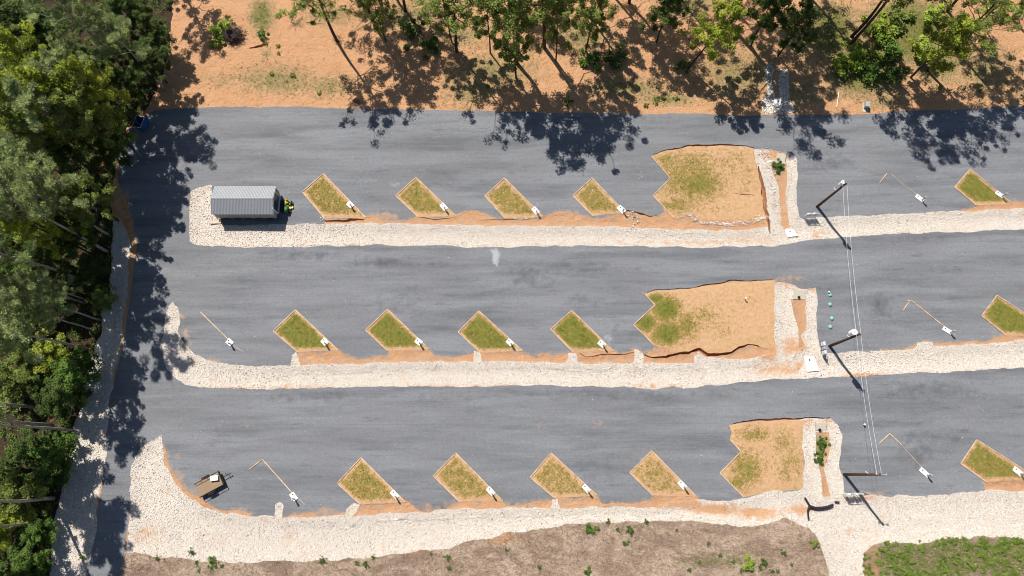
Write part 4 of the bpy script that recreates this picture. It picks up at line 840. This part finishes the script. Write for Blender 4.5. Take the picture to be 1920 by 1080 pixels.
# forest pines whose feet and bare trunks show; crowns reach beyond the left edge
for x, y, s, ln, lb in ((172,530,.98,(-.12,0),'tall pine with long bare trunk rising left from beside upper gravel'), (188,600,.72,(-.05,0),'tall pine with bent bare trunk starting at the gravel edge'),
    (136,806,1.0,(-.1,0),'bare horizontal-looking trunk reaching the left edge, lower of close pair'), (98,797,1.15,(0,0),'bare horizontal-looking trunk, upper of the close pair'), (72,766,1.1,(0,0),'bare trunk highest of the three horizontal-looking ones'),
    (100,935,1.25,(0,0),'thick pale stump-like trunk above the clay patch, lower forest'), (85,978,1.0,(0,0),'short grey trunk just below the thick one'), (201,472,1.08,(-.03,0),'tall pine with its foot at the gravel edge above the two long leaning trunks'), (160,655,1.05,(0,0),'tall pine with its foot at the bend of the left gravel strip'), (205,440,1.0,(0,0),'thin bare trunk starting beside the top of the left gravel'),
    (208,300,1.05,(0,0),'tall pine whose foot is by the red clay bank'), (228,235,1.0,(0,0),'tall pine with foot just left of the blue bin')):
    tree('pine', x, y, s, 'pineleaf', 'pbark', 'pine_tree', lb, 'tree', GF, lean=ln, zs=s*1.3 if ln[0] else None)
# tall trees above the upper lane
for kind, x, y, s, leaf, lb, lean in (
 ('tall',632,76,.95,'greenleaf','leftmost tall tree of upper slope, single dark trunk beside bare clay',(0,0)), ('tall',703,50,.92,'greenleaf','tall tree with dark trunk, second from left on upper slope',(0,0)),
 ('tall',760,20,.85,'greenleaf','tall tree at top edge above the small dark shrub',(0,0)), ('tall',857,97,.90,'greenleaf','tall tree whose forked trunk shadow points at the upper lane',(-.05,0)),
 ('tall',968,118,1.15,'greenleaf','tall curved-trunk tree casting the widest shadow on the upper lane',(0,0)), ('tall',1020,88,1.2,'greenleaf','tall tree just right of the curved-trunk tree',(0,0)),
 ('tall',1090,8,.9,'darkshadeleaf','tall tree at top edge above the large dark shrub',(0,0)), ('tall',1180,4,.95,'greenleaf','tall tree at top edge right of the large dark shrub',(0,0)),
 ('broad',1290,128,.98,'yellowleaf','yellow-green tree leaning right, brightest crown at top centre',(.20,.0)), ('tall',1368,45,1.35,'greenleaf','tall tree behind the yellow-green leaning tree',(0,0)),
 ('tall',1440,12,1.0,'greenleaf','tall tree at top edge above the stony wash',(0,0)), ('tall',1590,88,.95,'greenleaf','front of the twin dark trunks leaning right, top right',(.05,0)), ('tall',1597,68,1.0,'greenleaf','rear of the twin dark trunks, top right',(.05,0)),
 ('tall',1775,22,.9,'greenleaf','tree with short doubled dark trunk at the top edge right',(.05,0)), ('broad',1708,145,1.05,'yellowleaf','yellow-green leaning tree with pale trunk, top right',(.05,.0)),
 ('tall',1740,132,.85,'greenleaf','tall tree hidden behind the yellow-green crown, top right',(0,0)), ('tall',1788,92,.9,'yellowleaf','tall tree with forked trunk shadow at far top right',(0,0)), ('tall',1897,35,.95,'yellowleaf','rightmost tree with dark trunk in the top right corner',(0,0))):
    tree(kind, x, y, s, leaf, 'bark', 'broadleaf_tree', lb, 'tree', GT, lean=lean)
for x, y, hc, s, lb in ((1252,8,9,.85,'shaded crown at top edge left of the yellow-green tree'), (1445,15,9,.9,'shaded crown at top edge right of the yellow-green tree'), (1500,35,9,.85,'shaded crown at top edge above the stony wash'), (835,8,9,.75,'low olive crown at top edge between two dark trunks'), (912,22,10,.8,'olive crown left of the curved trunk, at the top edge'), (965,55,12,.9,'olive crown hanging over the curved trunk'), (1048,28,11,.75,'olive crown right of the curved trunk, beside pale grass'),
    (1108,18,10,.85,'olive crown at top edge above the large dark shrub'), (700,8,9,.7,'small olive crown at the top edge near the leftmost dark trunk')):
    tree('broad', x, y, s, 'darkshadeleaf' if lb[:3] == 'sha' else 'greenleaf', 'bark', 'broadleaf_tree', lb, 'tree', GT, by='crown', hc=hc, zs=hc/7.6)  # shaded crowns get their shade painted in through the darker leaf material
for x, y, s, lb in ((1330,-40,.95,'tree beyond the top edge behind the yellow-green crown'), (1500,-30,1.0,'tree beyond the top edge behind the stony wash'), (1240,-45,1.0,'tree beyond the top edge, centre right'), (330,-40,.9,'tree beyond the top edge beside the clay slope'), (655,-30,.9,'tree beyond the top edge above the leftmost tall tree'), (735,-20,.9,'tree beyond the top edge above the small dark shrub'), (1130,-35,1.0,'tree beyond the top edge above the large dark shrub'), (1425,-20,.95,'tree beyond the top edge left of the stony wash'), (960,-45,.9,'tree beyond the top edge above the curved trunk')):
    tree('tall', x, y, s, 'greenleaf', 'bark', 'broadleaf_tree', lb, 'tree', GT)
# shrubs and weeds
def shrubmesh(n, r, size, per=60):
    C_ = [(random.gauss(0, r*.45), random.gauss(0, r*.45), abs(random.gauss(.3, .25))*r+.1) for _ in range(n)]
    return leafcloud(C_, [random.uniform(.2, .42)*r for _ in C_], per, size, .7)
SH = []
for v in range(4):
    V, F, tn = shrubmesh(14, 1.0, .17, 60); o = npmesh('shrub', V, F, M['weed'], None, {'tone': tn}); COL.objects.unlink(o); SH.append(o.data)
def shrub(x, y, r, leaf, lb, name='shrub', grp=None, h=1.0):
    o = bpy.data.objects.new(name, random.choice(SH)); link(o); o.location = at(x, y); o.rotation_euler = (0, 0, random.random()*6.28); o.scale = (r, r, r*h)
    o.material_slots[0].link = 'OBJECT'; o.material_slots[0].material = M[leaf]; return tag(o, lb, 'shrub' if name == 'shrub' else 'weed', grp)
for x, y, r, leaf, lb in ((1108,125,1.9,'weed','large dark green shrub in tree shade, left half of the pair'), (1150,110,2.0,'darkshadeleaf','large dark green shrub in tree shade, right half of the pair'), (1279,124,1.1,'weed','dark green shrub at the foot of the leaning tree'), (775,65,2.0,'darkshadeleaf','dark shrub under the trees at top, beside orange soil'), (815,85,1.7,'darkshadeleaf','dark shrub right of the orange soil patch'),
    (412,68,1.5,'brightleaf','bright green grassy mound left of the brush pile'), (405,78,1.2,'brightleaf','lower bright green clump beside the brush pile'), (424,50,1.4,'brightleaf','green clump above the brush pile'), (491,66,.9,'weed','small dark shrub on the upper clay right of brush pile'), (1062,190,.8,'weed','small green clump at the upper lane edge in tree shadow'),
    (1455,316,.95,'weed','green clump below the top ditch headwall'), (1541,829,.75,'weed','roundest green shrub in the bottom ditch'), (1536,847,.55,'weed','small middle shrub in the bottom ditch'), (1535,866,.7,'weed','long green shrub lowest in the bottom ditch'),
    (1600,110,2.4,'brightleaf','light green bush below the twin trunks'), (1640,60,2.4,'brightleaf','light green bush right of the twin trunks'), (1690,45,2.6,'greenleaf','soft green bush at the top right among dry grass'), (1660,100,2.0,'weed','darker green bush between twin trunks and leaning tree'), (1570,125,1.8,'brightleaf','pale green bush at the left end of the top right thicket'), (1630,135,2.0,'weed','green bush above the small cabinet'), (1720,95,2.0,'brightleaf','light green bush under the pale leaning trunk'), (1745,30,2.0,'brightleaf','light green bush at the top edge, far right group'),(1670,140,1.8,'darkshadeleaf','dark bush left of the pale leaning trunk'),
    (1107,989,.75,'weed','largest weed clump at the gravel edge, bottom centre'), (1400,1057,.85,'brightleaf','bright round weed clump in the brown field, bottom right'), (1433,1055,.5,'weed','dark weed just right of the bright round clump'), (1182,995,.55,'weed','dark weed in the brown field right of the largest clump'), (1172,1017,.4,'weed','dark weed below the pair at the bottom centre'), (1100,1070,.5,'weed','weed at the bottom edge left of centre right'), (359,1035,.4,'weed','lone dark weed standing inside the gravel, bottom left'), (399,1052,.6,'weed','tallest weed of the cluster at the gravel edge, bottom left'), (155,1044,.4,'weed','lone weed in the shaded left gravel'), (1469,1039,.4,'weed','lone weed left of the gravel corridor'), (1524,1016,.6,'greenleaf','yellowish weed against the gravel corridor'), (606,1050,.45,'weed','weed at the gravel edge below the wide stones, bottom left'), (687,1057,.42,'weed','round weed in brown field below the first bottom bed'), (839,1046,.4,'weed','round weed on the orange patch of the brown field')):
    shrub(x, y, r, leaf, lb)
for x, y in ((295,1046),(370,1054),(406,1062),(416,1062),(397,1065),(375,1070),(671,1056),(699,1046),(808,1037),(843,1065),(1139,978),(1159,993),(1212,976),(1268,995),(1329,1020),(1350,1040),(1391,1070),(1449,1072),(1457,1069),(1484,1058),(1293,1067),(1425,1066),(1310,1055),(1373,1052),(950,1030),(1010,1062)):
    shrub(x, y, random.uniform(.22, .36), 'weed', 'tiny green weed tuft growing in the dry brown field', 'weed', 'tiny weeds in the brown field')
for x, y in ((1228,185),(1243,184),(1230,194),(1270,186),(1211,197),(913,163),(500,83),(522,88),(523,100),(510,138),(550,143),(598,175),(1760,165),(1838,170),(1900,110),(1640,160)):
    shrub(x, y, random.uniform(.3, .5), 'greenleaf', 'small green tuft on the clay slope below the upper trees', 'weed', 'small tufts on the upper slope')
# weedy thicket in the corner: too many to count
P, T, w_ = pts_in(rmask('weedy_field'), 3.2); px_ = to_px(P[:, :2]); k_ = (px_[:, 0] < 2150) & (px_[:, 1] < 1200); P = P[k_]
q = np.array([noise.noise(Vector((p[0]*.35, p[1]*.35, 7))) for p in P]); P = P[q+RNG.normal(0, .16, len(q)) > -.36]
C_, R_ = [], []
for p in P:
    s = random.uniform(.2, .5)
    for _ in range(5): C_.append((p[0]+random.gauss(0, s*.45), p[1]+random.gauss(0, s*.45), p[2]+random.uniform(.1, .6)*s)); R_.append(s*random.uniform(.35, .6))
V, F, tn = leafcloud(C_, R_, 20, .15); tag(npmesh('weed_thicket', V, F, M['thicket'], None, {'tone': tn}), 'dense low green weeds covering the bottom right corner', 'weeds', kind='stuff')
P, T, w_ = pts_in(rmask('dry_field', 'weedy_field'), 15); V, F, tn = blades(P, .12, .32, 4, .05); tag(npmesh('dry_grass', V, F, M['straw'], None, {'tone': tn}), 'dry straw-coloured grass on the brown field', 'grass', kind='stuff')
P, T, w_ = pts_in(cls == 0, 12); vg = (A['veg'][T]*w_).sum(1); P = P[RNG.random(len(P)) < np.clip(vg*1.2-.1, .02, .9)]; V, F, tn = blades(P, .10, .24, 4, .05)
tag(npmesh('slope_grass', V, F, M['tblade'], None, {'tone': tn}), 'thin grass growing on the clay slope under the upper trees', 'grass', kind='stuff')
P, T, w_ = pts_in(rmask('forest_floor'), 1.3); s_ = P[to_px(P[:, :2])[:, 0] > -250]
C_ = [tuple(p+np.array([0, 0, .3])) for p in s_]; V, F, tn = leafcloud(C_, RNG.uniform(.3, .8, len(C_)), 30, .2); tag(npmesh('undergrowth', V, F, M['weed'], None, {'tone': tn}), 'dark leafy undergrowth covering the forest floor', 'undergrowth', kind='stuff')
# brush pile and fallen branches
def sticks(name, x, y, r, n, lb, flat_=.5, mat='deadwood'):
    mb = MB(); c = at(x, y)
    for _ in range(n):
        a = random.random()*6.28; d = Vector((math.cos(a), math.sin(a), random.uniform(-.2, .35))); p = Vector((random.gauss(0, r*.38), random.gauss(0, r*.30), random.uniform(0, r*flat_))); L = random.uniform(.4, 1.2)*r
        mb.tube([p-d*L/2, p+Vector((random.gauss(0, .06), random.gauss(0, .06), .05)), p+d*L/2], [.035, .03, .012], 4)
    o = mb.build(name, M[mat]); o.location = c; return tag(o, lb, 'brush')
sticks('brush_pile', 438, 67, 1.7, 420, 'dark brown brush pile beside the bright green mound', .7)
sticks('fallen_branch', 556, 43, 1.3, 40, 'pale dead branch lying on the upper clay', .2, 'straw')
o = MB().tube([at(575, 41, .12), at(590, 43, .2), at(608, 45, .1)], [.06, .05, .03], 6).build('fallen_log', M['straw']); tag(o, 'thin pale log right of the dead branch on upper clay', 'log')
sticks('fallen_branch', 668, 193, 1.2, 60, 'pale twiggy debris at the lane edge left of tree shadow', .2, 'straw')

# ---------------------------------------------------------------- render settings
SC.render.engine = 'CYCLES'; SC.cycles.filter_width = 1.05; SC.cycles.max_bounces = 5; SC.cycles.transparent_max_bounces = 4
SC.render.resolution_x = 1024; SC.render.resolution_y = 576
